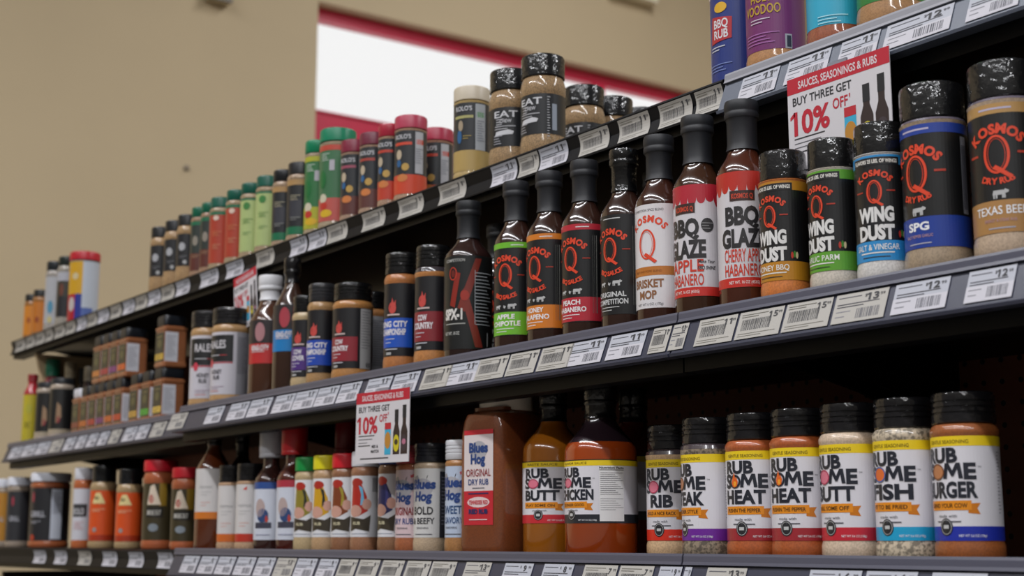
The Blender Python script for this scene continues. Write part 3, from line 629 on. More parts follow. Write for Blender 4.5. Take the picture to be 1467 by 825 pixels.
shaker(t, 44, 172, 'b45c28', 'dcdce4', .1, .74, .15, bands([(.45, .7, '38383c', -16, 18), ('T', 'BOLD', .5, .12, 24, 'c8c8cc'), ('L', -9, 12, .34, 5, 'c89ca0')], 'c8c8d0'), cap_kind='plastic', ribs=False)
blk = bands([('E', -14, .82, 3.5, .1, 'a83c4c'), ('T', 'GRILL', .45, .11, 40, 'b8b8c0'), ('L', -18, 10, .36, 2, 'b0b0b8'), ('E', -12, .06, 7, .06, 'b03c24'), (.03, .97, 'd0d4e0', 32, 58), ('L', 35, 56, .9, 14, '707484')], '242428')
t = thing('seasoning_jar', 'jar', 'wide white-lidded jar with a black label and pale side panel at the far left', 'low', 92, uL=41, gap=.012, off=38, front=1.03)
shaker(t, 92, 172, 'a8582c', 'dcdee8', .09, .80, .12, blk, cap_kind='plastic', cap_r=1.0, ribs=False)
for uL, lb, base, d, fill in ((24, 'white-lidded jar with a black label just left of the widest one', '242428', 60, '9a8a78'), (8, 'second white-lidded jar from the far left end of the bottom shelf', '303034', 58, '988878'), (-14, 'white-lidded jar with an orange label at the far left end', 'b8802c', 60, 'a09080')):
    t = thing('seasoning_jar', 'jar', lb, 'low', d, uL=uL, gap=.012 + (.0 if uL < 20 else .06), off=20, group='white lidded jars at the far left', front=1.03)
    shaker(t, d, 168, fill, 'dcdee8', .09, .80, .12, bands([('T', 'GRILL', .4, .1, 26, 'b0b0b8'), ('E', -5, .8, 3, .1, 'a83c4c')], base), cap_kind='plastic', cap_r=1.0, ribs=False)

# ------------------------------------------------------------------ middle shelf, from the right
def krub(uL, d, top, low, word, sub, fill, off, label, cc='6c6470'):
    t = thing('seasoning_jar', 'spice jar', label, 'mid', d, uL=uL, gap=.005, off=off, group='large black label rub jars'); shaker(t, d, 173, fill, '141416', .125, .775, .19, kos_rub(top, low, word, sub), cap_r=.95, ribs=False, clear_top=cc, grain='powder')
krub(1390, 61, 'b08850', 'a87c48', 'TEXAS BEEF', 'BRISKET & STEAK RUB', 'b8a088', 15, 'large rub jar with tan bands, rightmost on the middle shelf')
krub(1292, 60, '1e3c94', '1c3a90', 'SPG', 'SALT PEPPER GARLIC', 'a08c74', 35, 'large rub jar with royal blue bands on the middle shelf')
def wjar(uL, bandc, flav, fill, off, label, h=147, cc=None):
    t = thing('seasoning_jar', 'spice jar', label, 'mid', 49, uL=uL, gap=.002, off=off, group='wing seasoning jars'); shaker(t, 50, h, fill, '151517', .12, .785, .20, wing(bandc, flav), cap_r=.93, ribs=False, clear_top=cc)
wjar(1225, '2a88c4', 'SALT & VINEGAR', 'd0ccc8', 16, 'wing seasoning jar with light blue bands and white contents', 149, '4c4a58')
wjar(1158, '5c9c2c', 'GARLIC PARM', 'c8beb0', 42, 'wing seasoning jar with green bands and off-white contents')
wjar(1088, 'b87c1c', 'HONEY BBQ', 'cc7430', 36, 'wing seasoning jar with amber bands and orange contents', 150)
for uL, a1, a2, tp, off, nt_, lb, sc_ in ((1029, 'CHERRY APPLE', 'HABANERO', 'b82c20', 4, False, 'tall glaze bottle with a red drip label, next to the amber wing seasoning jar', '4a2418'), (966, 'APPLE', 'HABANERO', 'b02434', 36, True, 'tall glaze bottle with a crimson drip label, next to the white label mop sauce', '3c2418')):
    t = thing('sauce_bottle', 'bottle', lb, 'mid', 55, uL=uL, gap=.012, off=off, group='glaze bottles', short='glaze bottle')
    bottle(t, 55, 223, sc_, '202126', .10, .64, glaze(a1, a2, tp, nt_), sh=.64, neck=.765, nr=.56, cr=.66, cap_h=.085, sleeve='1e1f24')
t = thing('sauce_bottle', 'bottle', 'tall mop sauce bottle with an all white label and big red Q', 'mid', 55, uL=911, gap=.012, off=33, short='white label mop bottle')
bottle(t, 55, 216, '3c2018', '202126', .085, .62, mop_label, sh=.63, neck=.77, nr=.52, cr=.63, cap_h=.09, sleeve='1e1f24')
for uL, bc, l1, l2, tp, off, lb, ck, h in ((861, None, 'ORIGINAL', 'COMPETITION', None, 39, 'tall sauce bottle with an all black label and glossy black cap', 'film', 214), (805, 'b42434', 'PEACH', 'HABANERO', 'b42434', 39, 'tall sauce bottle with raspberry red label bands', 'matte', 217), (755, 'd07820', 'HONEY', 'JALAPENO', 'd07820', 42, 'tall sauce bottle with orange label bands', 'matte', 218), (708, '6cb42c', 'APPLE', 'CHIPOTLE', '6cb42c', 30, 'tall sauce bottle with lime green label bands', 'matte', 220)):
    t = thing('sauce_bottle', 'bottle', lb, 'mid', 55, uL=uL, gap=.012, off=off, group='black label sauce bottles with coloured bands')
    bottle(t, 55, h, '34201a', '202126' if ck == 'matte' else '121214', .09, .625, kosmos_sauce(bc, l1, l2, tp), sh=.63, neck=.77, nr=.52, cr=.62, cap_h=.09, cap_kind=ck, sleeve='1e1f24' if ck == 'matte' else '121214')
t = thing('sauce_bottle', 'bottle', 'thick black sauce bottle with dark red crossed stripes and a grey nutrition panel', 'mid', 64, uL=636, gap=.012, off=22, short='thick black sauce bottle')
bottle(t, 64, 217, '2c1a18', '17191e', .07, .64, px_label, sh=.64, neck=.77, nr=.46, cr=.54, cap_h=.09, sleeve='17191e')
for uL, bc, a1, a2, off, d, h, fill, lb, wf in ((593, '84242c', 'COW', 'COUNTRY', 36, 52, 168, 'b8783c', 'tall shaker with a dark red lower band beside the thick black sauce bottle', False), (549, '1c50b4', 'KING CITY', 'CHAMPIONSHIP', 32, 52, 171, 'b06c34', 'tall shaker with a bright blue lower band and no neighbour on its left', False),
        (475, '8c2430', 'COW', 'COUNTRY', 42, 62, 150, 'b0783c', 'wide shaker with a dark red lower band and a white back panel', True), (439, '1c44a8', 'KING CITY', 'CHAMPIONSHIP', 34, 46, 161, 'a88050', 'slim shaker with a blue lower band and a pale cap, beside the wide red-banded shaker', False), (417, '4c2c78', 'COW', 'COVER', 34, 44, 149, 'b8a078', 'slim shaker with a purple lower band', False)):
    t = thing('seasoning_jar', 'spice jar', lb, 'mid', d, uL=uL, gap=.012, off=off, group='black label shakers with coloured lower bands'); shaker(t, d, h, fill, '141416' if uL != 439 else '3c3c40', .13, .74, .18, kc_label(bc, a1, a2, wf), cap_r=.93, clear_top='3a3438' if uL == 593 else None)
t = thing('seasoning_jar', 'spice jar', 'shaker with a grey back panel, second row, left of the bright blue banded shaker', 'mid', 56, uR=556, gap=.075, off=-10)
shaker(t, 56, 150, 'a8703c', '141416', .06, .74, .18, bands([(.0, 1, '8a8a8e', -20, 30), ('L', -18, 28, .92, 20, '686870')], '2a2a2c'))
kcs = lambda c, c2: bands([(.0, .45, c, -26, 26), (.45, .46, c), ('E', 0, .72, 9, .22, c2), ('L', -16, 16, .36, 3, 'd8c8c8'), ('T', 'KING CITY', .3, .13, 32, 'dcd8dc')], '2c2628')
t = thing('sauce_bottle', 'bottle', 'brown sauce bottle with a big white cap and a red label band', 'mid', 66, uL=356, gap=.012, off=28, short='white cap sauce bottle')
bottle(t, 66, 206, '4a2c1e', 'dadade', .27, .62, kcs('b82c2c', 'a8787c'), sh=.60, neck=.80, nr=.50, cr=.62, cap_h=.12, cap_kind='plastic', sleeve='dadade')
t = thing('sauce_bottle', 'bottle', 'brown sauce bottle with a black film neck and a sky blue label band', 'mid', 58, uL=390, gap=.012, off=22, short='blue band sauce bottle')
bottle(t, 58, 222, '38241c', '17161a', .30, .64, kcs('1c78b8', 'a83c48'), sh=.60, neck=.82, nr=.40, cr=.48, cap_h=.12, cap_kind='film', sleeve='17161a')
hal = lambda s: bands([(.52, .95, '1e1e20', -30, 30), ('T', s, .74, .13, 34, 'd0ccd0'), ('L', -16, 6, .62, 1, 'c8c8cc'), ('L', 6, 20, .62, 1, 'b03c40'), ('E', -14, .5, 5, .07, 'c44050'), (.495, .515, 'b03040', -30, 30), ('T', 'HONEY', .33, .07, 22, '3a3a3e'), ('T', 'RUB', .24, .07, 14, '3a3a3e'), ('L', -14, 16, .12, 2, 'b0a0b0'), (0, 1, '98969c', 36, 60), ('L', 38, 58, .9, 18, '6c6c74'), ('L', -14, 6, .05, 1, 'd08888')], 'c4c0c8')
for uL, d, h, off, lb in ((301, 68, 170, 44, 'wide white label shaker with a clear black lid and black title block'), (271, 60, 176, 12, 'white label shaker with a black title block beside the square tins')):
    t = thing('seasoning_jar', 'spice jar', lb, 'mid', d, uL=uL, gap=.012, off=off, group='white label shakers with black title block'); shaker(t, d, h, 'b08858', '232225', .10, .745, .17, hal('RALES'), cap_r=.96)
# second row on the middle shelf
for uR, h, lb in ((742, 205, 'black capped bottle in the second row, glimpsed left of the lime green banded bottle'), (976, 210, 'black capped bottle in the second row behind the white label mop sauce')):
    t = thing('sauce_bottle', 'bottle', lb, 'mid', 55, uR=uR, gap=.10, off=30); bottle(t, 55, h, '1c1412', '191a1e', .09, .6, kosmos_sauce(None, 'ORIGINAL', 'BLEND', None), sh=.63, neck=.77, nr=.52, cr=.62, cap_h=.09, sleeve='191a1e')

# square tins of spice, two high, on the far left module
def tin(X, Yf, dz, bandc, label, panel=True, w=48, h=83, lidc='1b1e24'):
    t = bpy.data.objects.new('spice_tin', None); COL.objects.link(t); t.location = (X, Yf + .03, CZ + SHZ['mid'] + dz + .0004)
    labelled(t, label, 'spice tin', 'square spice tins'); PLACED.append(('mid', X, 'square spice tin', .025, Yf))
    hw = w / 2000; k = 1.06
    link('box', lathe('box', [(hw * .95, 0), (hw * k, .003), (hw * k, .010), (hw * 1.0, .012), (hw * 1.0, h * MM - .010), (hw * k, h * MM - .008), (hw * k, h * MM - .003), (hw * .9, h * MM)], mat('9a5c34', 'powder'), n=40, square=9), t)
    link('lid', lathe('lid', [(hw * .93, h * MM), (hw * .98, h * MM + .002), (hw * .98, h * MM + .017), (hw * .93, h * MM + .020), (.002, h * MM + .020)], mat(lidc, 'plastic'), n=40, square=7), t)
    L = Lab(None); L.rect(-21, 21, 12, 70, '2c2a1c', 0).rect(-21, 21, 16, 28, bandc, 1).ell(0, 48, 11, 9, '5a5632', 2).lines(-13, 13, 61, 1, 1, '8a8050', 2, 1.5).lines(-15, 15, 23, 2, 4, '2c2a1c', 2, .8)
    link('label', L.build('label'), t, (0, -hw * 1.0 - .0002, 0))
    if panel:
        L = Lab(None); L.rect(-23, 4, 12, 70, 'd8d8e0', 0).lines(-20, 1, 61, 10, 4.4, '8a8a94', 2, .9)
        o = link('side_panel', L.build('side_panel'), t, (hw + .0002, 0, 0)); o.rotation_euler = (0, 0, math.pi / 2)
    return t
cols = [('c86a24', 'orange'), ('b8342c', 'red'), ('7a2c74', 'purple'), ('d0641c', 'deep orange'), ('c8401c', 'vermilion'), ('c89c40', 'ochre'), ('48a830', 'green'), ('d8b44c', 'yellow')]
xc = [X_at(u, 1.062, .27) - .0255 for u in (174, 197, 214, 232)]
xs = [xc[0] - .208, xc[0] - .156, xc[0] - .104, xc[0] - .052] + xc
for i, (x, (c, n)) in enumerate(zip(xs, cols)):
    tin(x, 1.056, 0, c, 'square spice tin with %s label stripe, lower layer' % ('an ' + n if n[0] in 'aeo' else 'a ' + n))
xu = X_at(181, 1.062, .38) - .0255
for x, c, n in ((xu - .153 + .03, 'd08038', 'an apricot'), (xu - .102 + .03, 'b0343c', 'a crimson'), (xu - .051 + .03, '84307c', 'a violet'), (xu + .03, 'd8601c', 'a bright orange')):
    tin(x - .03, 1.056, .1035, c, 'square spice tin with %s label stripe, stacked in the upper layer' % n)
tin(X_at(236, 1.062, .38) - .0255, 1.056, .1035, 'c8a43c', 'single square spice tin stacked at the right end of the upper layer')
tin(xs[0] - .053, 1.056, 0, '8a3c2c', 'small square tin with a red label and a white lid at the far left', panel=False, lidc='d0d0d8')
# far-left odds and ends
t = thing('sauce_bottle', 'bottle', 'yellow label bottle with a red shoulder at the far left end of the middle shelf', 'mid', 40, uL=32, gap=.012, off=20, front=1.045)
bottle(t, 40, 170, 'a82c34', '8a2028', .03, .70, bands([('E', 0, .7, 9, .1, 'b0a838'), ('L', -9, 9, .4, 4, '7a7420')], 'b8a82c'), sh=.72, neck=.86, nr=.55, cr=.62, cap_h=.1, cap_kind='plastic')
t = thing('sauce_bottle', 'bottle', 'green capped bottle with a red and white collar behind the black label jars', 'mid', 52, uL=56, gap=.058, off=20, front=1.045)
bottle(t, 52, 212, '7a1c30', '1c6a50', .25, .66, bands([(.6, 1, 'b4b0b8'), ('E', 0, .75, 6, .1, 'c06878')], '8c1c34'), sh=.66, neck=.76, nr=.6, cr=.66, cap_h=.2, cap_kind='plastic')
for uL, lb in ((70, 'black label jar with a cream base beside the small red square tin'), (50, 'black label jar with a cream base beside the yellow label bottle')):
    t = thing('seasoning_jar', 'spice jar', lb, 'mid', 56, uL=uL, gap=.012, off=20, group='black label jars with cream base', front=1.045)
    shaker(t, 56, 142, 'b0a090', '26282c', .10, .82, .10, bands([('P', [(-3, .2), (10, .35), (8, .6), (-1, .7), (-2, .5)], '9a7c60'), ('E', 3, .3, 4, .08, '8c2c34'), (0, .08, 'a89a84')], '1c1c1c'), ribs=False, cap_kind='plastic')
for uL, h, c, lb in ((84, 196, '8a7c64', 'tan capped dark bottle behind the black label jars'), (104, 190, '1c2028', 'black capped dark bottle in the back row between the tan capped ones'), (112, 172, '7c7260', 'shorter tan capped bottle beside the upper layer of square tins')):
    t = thing('sauce_bottle', 'bottle', lb, 'mid', 46, uL=uL, gap={84: .075, 104: .125, 112: .075}[uL], off=10, front=1.045); bottle(t, 46, h, '241418', c, .2, .6, None, sh=.6, neck=.74, nr=.55, cr=.62, cap_h=.2, cap_kind='plastic')

# ------------------------------------------------------------------ top shelf
def topjar(uL, d, h, fill, cap, lb, lt, caph, lab, label, off=24, gap=.012, uR=None, ck='plastic', grp=None, cat='spice jar', grain='granule', front=1.075, **kw):
    d *= FT; h *= FT
    t = thing('seasoning_jar', cat, label, 'top', d, uL=uL, uR=uR, gap=gap, off=off, group=grp, front=front); shaker(t, d, h, fill, cap, lb, lt, caph, lab, cap_kind=ck, grain=grain, **kw); return t
g = 'big jars on the top shelf at the right'
topjar(1224, 66, 135, 'a87c50', '2c2c2c', .2, .8, .15, bands([('L', -10, 14, .2, 1, 'e0e0d0')], '2c7a34'), 'large jar of tan seasoning with a green label, rightmost on the top shelf', grp=g, grain='powder')
topjar(1153, 58, 135, '985030', '2c2c2c', .17, .8, .15, bands([('L', -14, 18, .1, 3, 'a0d8e4')], '2ca4c4'), 'large jar of rust seasoning with a turquoise label on the top shelf', grp=g, grain='powder', off=10)
topjar(1067, 62, 135, 'b07c4c', '2c2c2c', .16, .8, .15, bands([('T', 'VOODOO', .45, .12, 44, 'b8942c'), ('T', 'HOLY', .6, .1, 26, 'b8942c'), ('L', -14, 10, .38, 2, 'c8b8c8'), ('L', -22, 20, .2, 4, 'a060a0'), (.0, .18, 'a8a8b0', 26, 34), (.02, .16, '303040', 28, 33)], '702464'), 'large jar of tan seasoning with a purple voodoo label on the top shelf', grp=g, grain='powder', off=28)
topjar(1017, 60, 140, '985434', '2c2c2c', .09, .8, .15, bands([('P', [(-16, .45), (14, .48), (15, .72), (-14, .76)], 'b02430'), ('T', 'BBQ', .62, .1, 20, 'd8d8dc'), ('T', 'RUB', .5, .1, 20, 'd8d8dc'), ('L', -16, 6, .4, 2, 'c8c8d0'), ('E', 0, .85, 9, .06, 'd8a828'), ('L', -18, 14, .2, 3, '6c7cb4')], '1c3078'), 'large jar with a navy blue barbecue rub label at the seam of the top shelf', grp=g, grain='powder', off=38, gap=.034)
eat = bands([('T', 'EAT', .74, .17, 34, 'c8c8cc'), ('L', -14, -2, .68, 3, 'b0b0b4'), ('T', 'CHEW', .60, .09, 17, 'c0c0c4'), ('L', -16, 14, .5, 2, 'b0b0b4'), ('P', [(-16, .28), (10, .3), (12, .38), (4, .42), (-14, .38)], 'c8c8cc'), ('L', -18, -4, .26, 4, '9a9aa0'), (.1, .75, '9098a4', 31, 38), ('L', 24, 28, .9, 18, 'b0b0b4')], '16181c')
g = 'black label meat seasoning jars on the top shelf'
for uL, uR, gp, of, lb in ((745, None, .012, 35, 'tallest black capped seasoning jar with a black label, at the brightest part of the window'), (700, None, .012, 15, 'black capped seasoning jar with a black label, right of the cream capped jar'), (None, 868, .14, 36, 'black capped seasoning jar set back right of the tallest one'), (None, 909, .208, 30, 'second black capped jar set back, lower behind the shelf edge'), (None, 948, .278, 30, 'last black capped jar, almost hidden behind the shelf edge')):
    topjar(uL, 58, 132, 'a4845c', '14161a', .2, .60, .215, eat, lb, off=of, gap=gp, uR=uR, ck='film', grp=g, cap_r=.95, ribs=False)
def sal(c, fillc, rc): return bands([(.0, .30, c), ('T', "ROLO'S", .87, .07, 27, 'c8c8cc'), (.77, .815, rc, -15, 15), ('E', -6, .62, 5, .08, 'b8a890'), ('E', -6, .48, 4, .06, '2c5c8c'), ('E', 5, .42, 6, .06, 'b8944c'), ('E', 0, .25, 9, .06, 'c87840'), (.32, .98, 'b0b0b4', 20, 34), (.78, .86, rc, 22, 34), ('L', 21, 33, .7, 7, '80848c')], '25282c')
topjar(649, 50, 131, 'b89c64', 'c8bca8', .10, .82, .15, bands([(.0, .3, 'b09458'), ('T', "ROLO'S", .88, .07, 26, 'c8c8cc'), (.77, .81, 'a8a468', -15, 15), ('E', -6, .5, 4, .1, '2c5c8c'), ('E', -4, .66, 4, .08, 'a09078'), ('L', 0, 12, .5, 2, 'a08c4c'), (.3, .98, 'a8acb0', 18, 34), (.78, .86, '3c8a3c', 20, 32), ('L', 20, 32, .72, 9, '80848c')], '25282c'), 'seasoning jar with a cream coloured cap against the bright window', off=28, grain='powder', ribs=False, cap_r=.98)
g = 'red and maroon capped seasoning jars'
topjar(None, 51, 128, 'b08068', 'a83048', .10, .82, .15, sal('b84c2c', 0, 'c0402c'), 'red capped jar set back beside the cream capped jar', uR=650, gap=.078, off=28, grp=g, ribs=False, cap_r=.98)
topjar(564, 48, 129, 'b08c70', 'b03c54', .10, .82, .15, sal('c84428', 0, 'c8442c'), 'widest rose capped jar, with a pale panel on its right side', off=30, grp=g, ribs=False, cap_r=.98)
topjar(541, 34, 126, 'b08c70', 'a8283c', .10, .82, .15, sal('b83c28', 0, 'b83c2c'), 'slim red capped jar just left of the widest rose capped one', off=32, grp=g, ribs=False, cap_r=.98, gap=.008)
topjar(514, 42, 128, 'a88870', '6c2438', .10, .82, .15, sal('5c3430', 0, 'a03c34'), 'maroon capped jar next to the slim red capped one', off=32, grp=g, ribs=False, cap_r=.98)
topjar(487, 42, 130, 'a88870', '7c2038', .10, .82, .15, sal('5c302c', 0, '98485c'), 'maroon capped jar next to the big green capped shaker', off=32, grp=g, ribs=False, cap_r=.98)
def law(c1, c2, top): return bands([(.0, .3, c2), (.93, 1, top), ('L', -10, 6, .88, 4, 'c0ccc0'), ('E', -8, .55, 8, .12, '1c6a34'), ('E', -6, .3, 8, .06, 'c8c0a8'), ('E', -5, .2, 8, .05, 'b83428'), ('E', 0, .1, 12, .05, 'd0a824'), (.66, .8, 'b0acb4', 6, 15)], c1)
topjar(456, 58, 164, 'a89478', '0c7c58', .09, .83, .13, law('3c6c48', 'b8544c', 'b84434'), 'big shaker with a bright green cap and a green and red label', off=38, ribs=False, cap_r=.98)
topjar(435, 44, 160, 'a89478', '0c7c54', .09, .83, .13, law('2c6c3c', 'a8a82c', 'a8a82c'), 'tall shaker with a bright green cap and a green and yellow label', gap=.018, off=30, ribs=False, cap_r=.98)
kb = bands([(.0, .14, '0c6844'), (.9, 1, 'a88454'), ('L', -9, 10, .7, 3, 'a8a088'), (.3, .62, '34343c', -10, 12), ('L', -8, 10, .3, 2, '8a8a88')], '1c1e22')
g = 'black and green label shakers'
topjar(410, 46, 134, 'a88c70', '17181c', .10, .78, .15, kb, 'wider black capped shaker with a black and green label, beside the tall green capped shaker', grp=g, off=25, ribs=False)
topjar(389, 40, 133, 'a88c70', '17181c', .10, .78, .15, kb, 'slimmer black capped shaker with a black and green label, beside the pale green labels', grp=g, off=25, ribs=False)
gg = bands([('E', -2, .85, 7, .07, '3c7c3c'), ('L', -9, 10, .6, 3, '6c9450'), ('L', -8, 8, .35, 2, '7a9c60'), (.96, 1, '1c6848')], 'a8b878')
gd = bands([('E', -2, .88, 6, .05, 'd8c0b0'), ('L', -9, 10, .6, 3, 'c87850'), ('L', -8, 8, .35, 3, 'c88868'), (.94, 1, '1c6848')], 'a83c28')
for uL, d, lab, lb, cp in ((365, 42, gg, 'green capped shaker with a pale green label, nearest of the two', '0c5444'), (343, 40, gg, 'green capped shaker with a pale green label beside the red label one', '0c5444'), (322, 40, gd, 'green capped shaker with a brick red label beside the pale green label', '0c5444'), (299, 42, gd, 'green capped shaker with a brick red label beside the dark slim ones', '0c5444')):
    topjar(uL, d, 136, 'a89070', cp, .11, .80, .14, lab, lb, grp='green capped shakers with plain labels', off=22, ribs=False)
dk = bands([(.0, .35, '5c2c24'), ('E', -3, .6, 6, .1, '8c8478'), ('L', -9, 10, .3, 2, '9c7c60'), (.92, 1, '1c6848')], '2c3430')
for uL, lb in ((286, 'slim green capped shaker with a dark label beside the brick red label'), (272, 'slim green capped shaker with a dark label beside the black capped jars')):
    topjar(uL, 36, 134, 'a07c60', '0c5c44', .11, .80, .14, dk, lb, grp='slim green capped shakers', off=22, ribs=False, gap=.012)
kk = bands([('E', -3, .6, 7, .13, 'a8a8ac'), ('E', 4, .12, 4, .06, 'a8a8a8'), ('L', -8, 8, .3, 2, '707074')], '1c1c20')
for uL, lb in ((252, 'black capped jar with a black label beside the slim green capped shakers'), (234, 'middle of three black capped jars with black labels near the bare wall'), (214, 'leftmost of three black capped jars with black labels near the bare wall')):
    topjar(uL, 41, 132, 'b08c60', '17181b', .25, .72, .16, kk, lb, grp='three black label jars on the top shelf', off=22, ribs=False)
t = topjar(97, 66, 161, '9a9c9c', 'b01828', .03, .86, .12, bands([(.45, 1, 'c8981c', -40, 18), (0, .45, 'a81c28', -40, 2), (0, .45, '1c2c84', 2, 18), ('E', -8, .28, 9, .12, 'b8b0ac'), ('E', 0, .75, 8, .06, 'c8b890'), (0, .22, '5064a0', 18, 45), (.22, 1, 'b4bac4', 18, 45)], 'b4bac4'), 'large red lidded canister with a yellow, red and blue label', off=36, cat='canister', ribs=False, cap_r=1.0)
topjar(80, 42, 164, 'a0988c', '1c2420', .15, .78, .13, bands([(.0, .45, '202024', -14, 20), ('E', -3, .6, 5, .14, '6c3c2c'), (.8, 1, 'a8a8b0')], '38342c'), 'tall black capped shaker with a black label beside the red lidded canister', off=22, ribs=False)
topjar(63, 42, 166, 'a8a098', '202428', .12, .78, .13, bands([('E', 0, .35, 7, .14, '4c88a4'), ('E', 0, .08, 6, .07, 'c0b47c')], 'a8a8ac'), 'tall black capped shaker with a white and pale blue label', off=22, ribs=False)
topjar(46, 36, 112, 'a06828', '1c1c1c', .1, .75, .15, bands([('E', 0, .4, 5, .1, '8a3c1c')], 'b86c20'), 'short orange shaker with a black cap beside the white label shaker', off=22, ribs=False, grp='short orange shakers')
topjar(34, 36, 110, 'a06828', '1c1c1c', .1, .75, .15, bands([('E', 0, .5, 5, .1, '9a4c1c')], 'c87c20'), 'short orange shaker with a black cap at the far left end of the top shelf', off=22, ribs=False, grp='short orange shakers')

# ------------------------------------------------------------------ promotional signs
def sign(u0, u1, shelf, w, h, label, lean=0, yaw=0, Y=.978, up=.0, off0=0):
    x0, x1 = X_at(u0, Y, SHZ[shelf]), X_at(u1, Y, SHZ[shelf]); x = (x0 + x1) / 2; k = (x1 - x0) * 1000 / 150
    L = Lab(None); r_ = 'b81c30'; g_ = '303034'; H = h * 1000 / k; W = 75; b = H; v = H / 132
    L.rect(-W, W, 0, H, 'd0ccd0', 0).rect(-W, W, H - 21 * v, H, r_, 1)
    L.text('SAUCES, SEASONINGS & RUBS', 0, H - 16 * v, 10.5 * v, 116, 'd8ccd0', 2, .02).text('BUY THREE GET', -67, H - 37 * v, 11 * v, 88, g_, 2, .015, 'l')
    L.text('10%', -66, H - 76 * v, 31 * v, 54, r_, 2, .03, 'l').text('OFF', -7, H - 57 * v, 14 * v, 22, r_, 2, .015, 'l').text("'", 17, H - 57 * v, 13, 1.6, r_, 2, .01, 'l')
    L.lines(-66, -20, H - 82 * v, 1, 5, g_, 2, 1.3).lines(-66, -26, H - 88 * v, 2, 5, '606068', 2, .9).lines(-66, -32, H - 100 * v, 1, 5, g_, 2, 1.3)
    L.text('MIX &', -18, H - 104 * v, 5.5 * v, 18, g_, 2, .03).text('MATCH', -18, H - 113 * v, 5.5 * v, 22, g_, 2, .03).lines(-60, 20, 6, 1, 1, g_, 2, 1.6)
    # printed picture of a shaker and two bottles
    L.rect(9, 26, H - 118 * v, H - 66 * v, '38a4c8', 1).rect(9, 26, H - 72 * v, H - 60 * v, 'b82430', 2).ell(17.5, H - 92 * v, 8.4, 12, 'b8802c', 2).rect(9, 26, H - 116 * v, H - 110 * v, '38a4c8', 2)
    for cx, top, e in ((41, H - 40 * v, 'c8b81c'), (62, H - 33 * v, 'b06c84')):
        L.poly([(cx - 9, H - 118 * v), (cx + 9, H - 118 * v), (cx + 9, H - 78 * v), (cx + 4.5, H - 64 * v), (cx + 4.5, top), (cx - 4.5, top), (cx - 4.5, H - 64 * v), (cx - 9, H - 78 * v)], '30201c', 1)
        L.ell(cx, H - 98 * v, 8, 12, e if cx < 50 else '3c3034', 2).ell(cx, H - 96 * v, 5, 4, '40361c' if cx < 50 else e, 3).rect(cx - 5, cx + 5, top - 20 * v, top + 2, '1c1c20', 2)
    me = L.build('print', 'paper')
    t = bpy.data.objects.new('promo_sign', None); COL.objects.link(t); labelled(t, label, 'sign', 'discount signs')
    t.location = (x, Y, CZ + SHZ[shelf] + up); t.rotation_euler = (math.radians(lean), math.radians(off0), math.radians(yaw))
    s = k; kk_ = k
    card = link('card', boxm('card', -W * MM * k, W * MM * k, 0, .0008, -h, 0, mat('c8c6ca', 'paper')), t)
    p = link('print', me, t, (0, -.0002, -h)); p.scale = (k, 1, k)
    link('clip', boxm('clip', -.012, .012, .0008, .0035, -.012, .004, mat('8a8a94', 'plastic')), t)
    return t
sign(1126, 1271, 'top', .13, .105, 'large discount sign hanging from the clear rail of the right top shelf', Y=1.0535, up=-.036)
sign(512, 588, 'mid', .12, .097, 'discount sign hanging above the white capped shakers at the middle shelf edge', Y=.981, up=-.030, off0=1)
sign(336, 368, 'top', .10, .100, 'blurred discount sign hanging from the black top rail above the white capped bottle', Y=1.062, up=-.036, off0=-7)

# ------------------------------------------------------------------ price tags
def tag_mesh(kind):
    cream = kind[0] == 'c'; base = 'b0aca6' if cream else 'b0b2bc'
    L = Lab(None); g_ = '3c3c40'; L.rect(-25, 25, -30, 0, base, 0)
    L.rect(-25, 25, -30, -15, base if cream else 'c2c0c8', 1)
    price = kind[1:]
    if cream and price != '13':
        L.lines(-22, 8, -4, 2, 2.4, '6a665c', 2, .7).bars(-20, 12, -21, -9, g_, 2, 4).lines(-22, 20, -25, 2, 2.4, '6a665c', 2, .7)
        L.text(price, 15, -10, 6.5, 4.2 * len(price), g_, 3, .02).text('99', 21.5, -7, 3, 4, g_, 3, 0)
    else:
        L.lines(-22, 0, -4.5, 1, 3, '5c5c64', 2, .8).lines(-22, 18, -11.5, 2, 2.6, '4c4c54', 2, .9)
        L.text(price, 12, -9.5, 7, 4.8 * len(price), g_, 3, .03).text('$', 4.5, -6, 3, 2, g_, 3, 0).text('99', 20, -6.5, 3, 4.4, g_, 3, 0)
        L.bars(-2, 20, -27, -17, '5c5c64', 2, 9).lines(-22, -8, -19, 2, 5, '7c7c84', 2, .9)
    return L.build('price_tag', 'paper')
TM = {}
def bent_tag(kind):
    """tag bowed into a C channel"""
    import bmesh
    k = (kind, 1)
    if k in TM: return TM[k]
    me = tag_mesh(kind).copy(); bm = bmesh.new(); bm.from_mesh(me)
    for q in range(1, 8):
        bmesh.ops.bisect_plane(bm, geom=bm.verts[:] + bm.edges[:] + bm.faces[:], plane_co=(0, 0, -.030 * q / 8), plane_no=(0, 0, 1))
    for v in bm.verts: f = (v.co.z + .015) / .015; v.co.y += .0040 * (1 - f * f) - .0042
    bm.to_mesh(me); bm.free(); TM[k] = me; return me
def flat_tag(kind):
    k = (kind, 0)
    if k not in TM: TM[k] = tag_mesh(kind)
    return TM[k]
ORD = 'first second third fourth fifth sixth seventh eighth ninth tenth eleventh twelfth thirteenth fourteenth fifteenth sixteenth seventeenth eighteenth nineteenth twentieth twenty-first twenty-second twenty-third twenty-fourth twenty-fifth twenty-sixth twenty-seventh twenty-eighth twenty-ninth thirtieth thirty-first'.split()
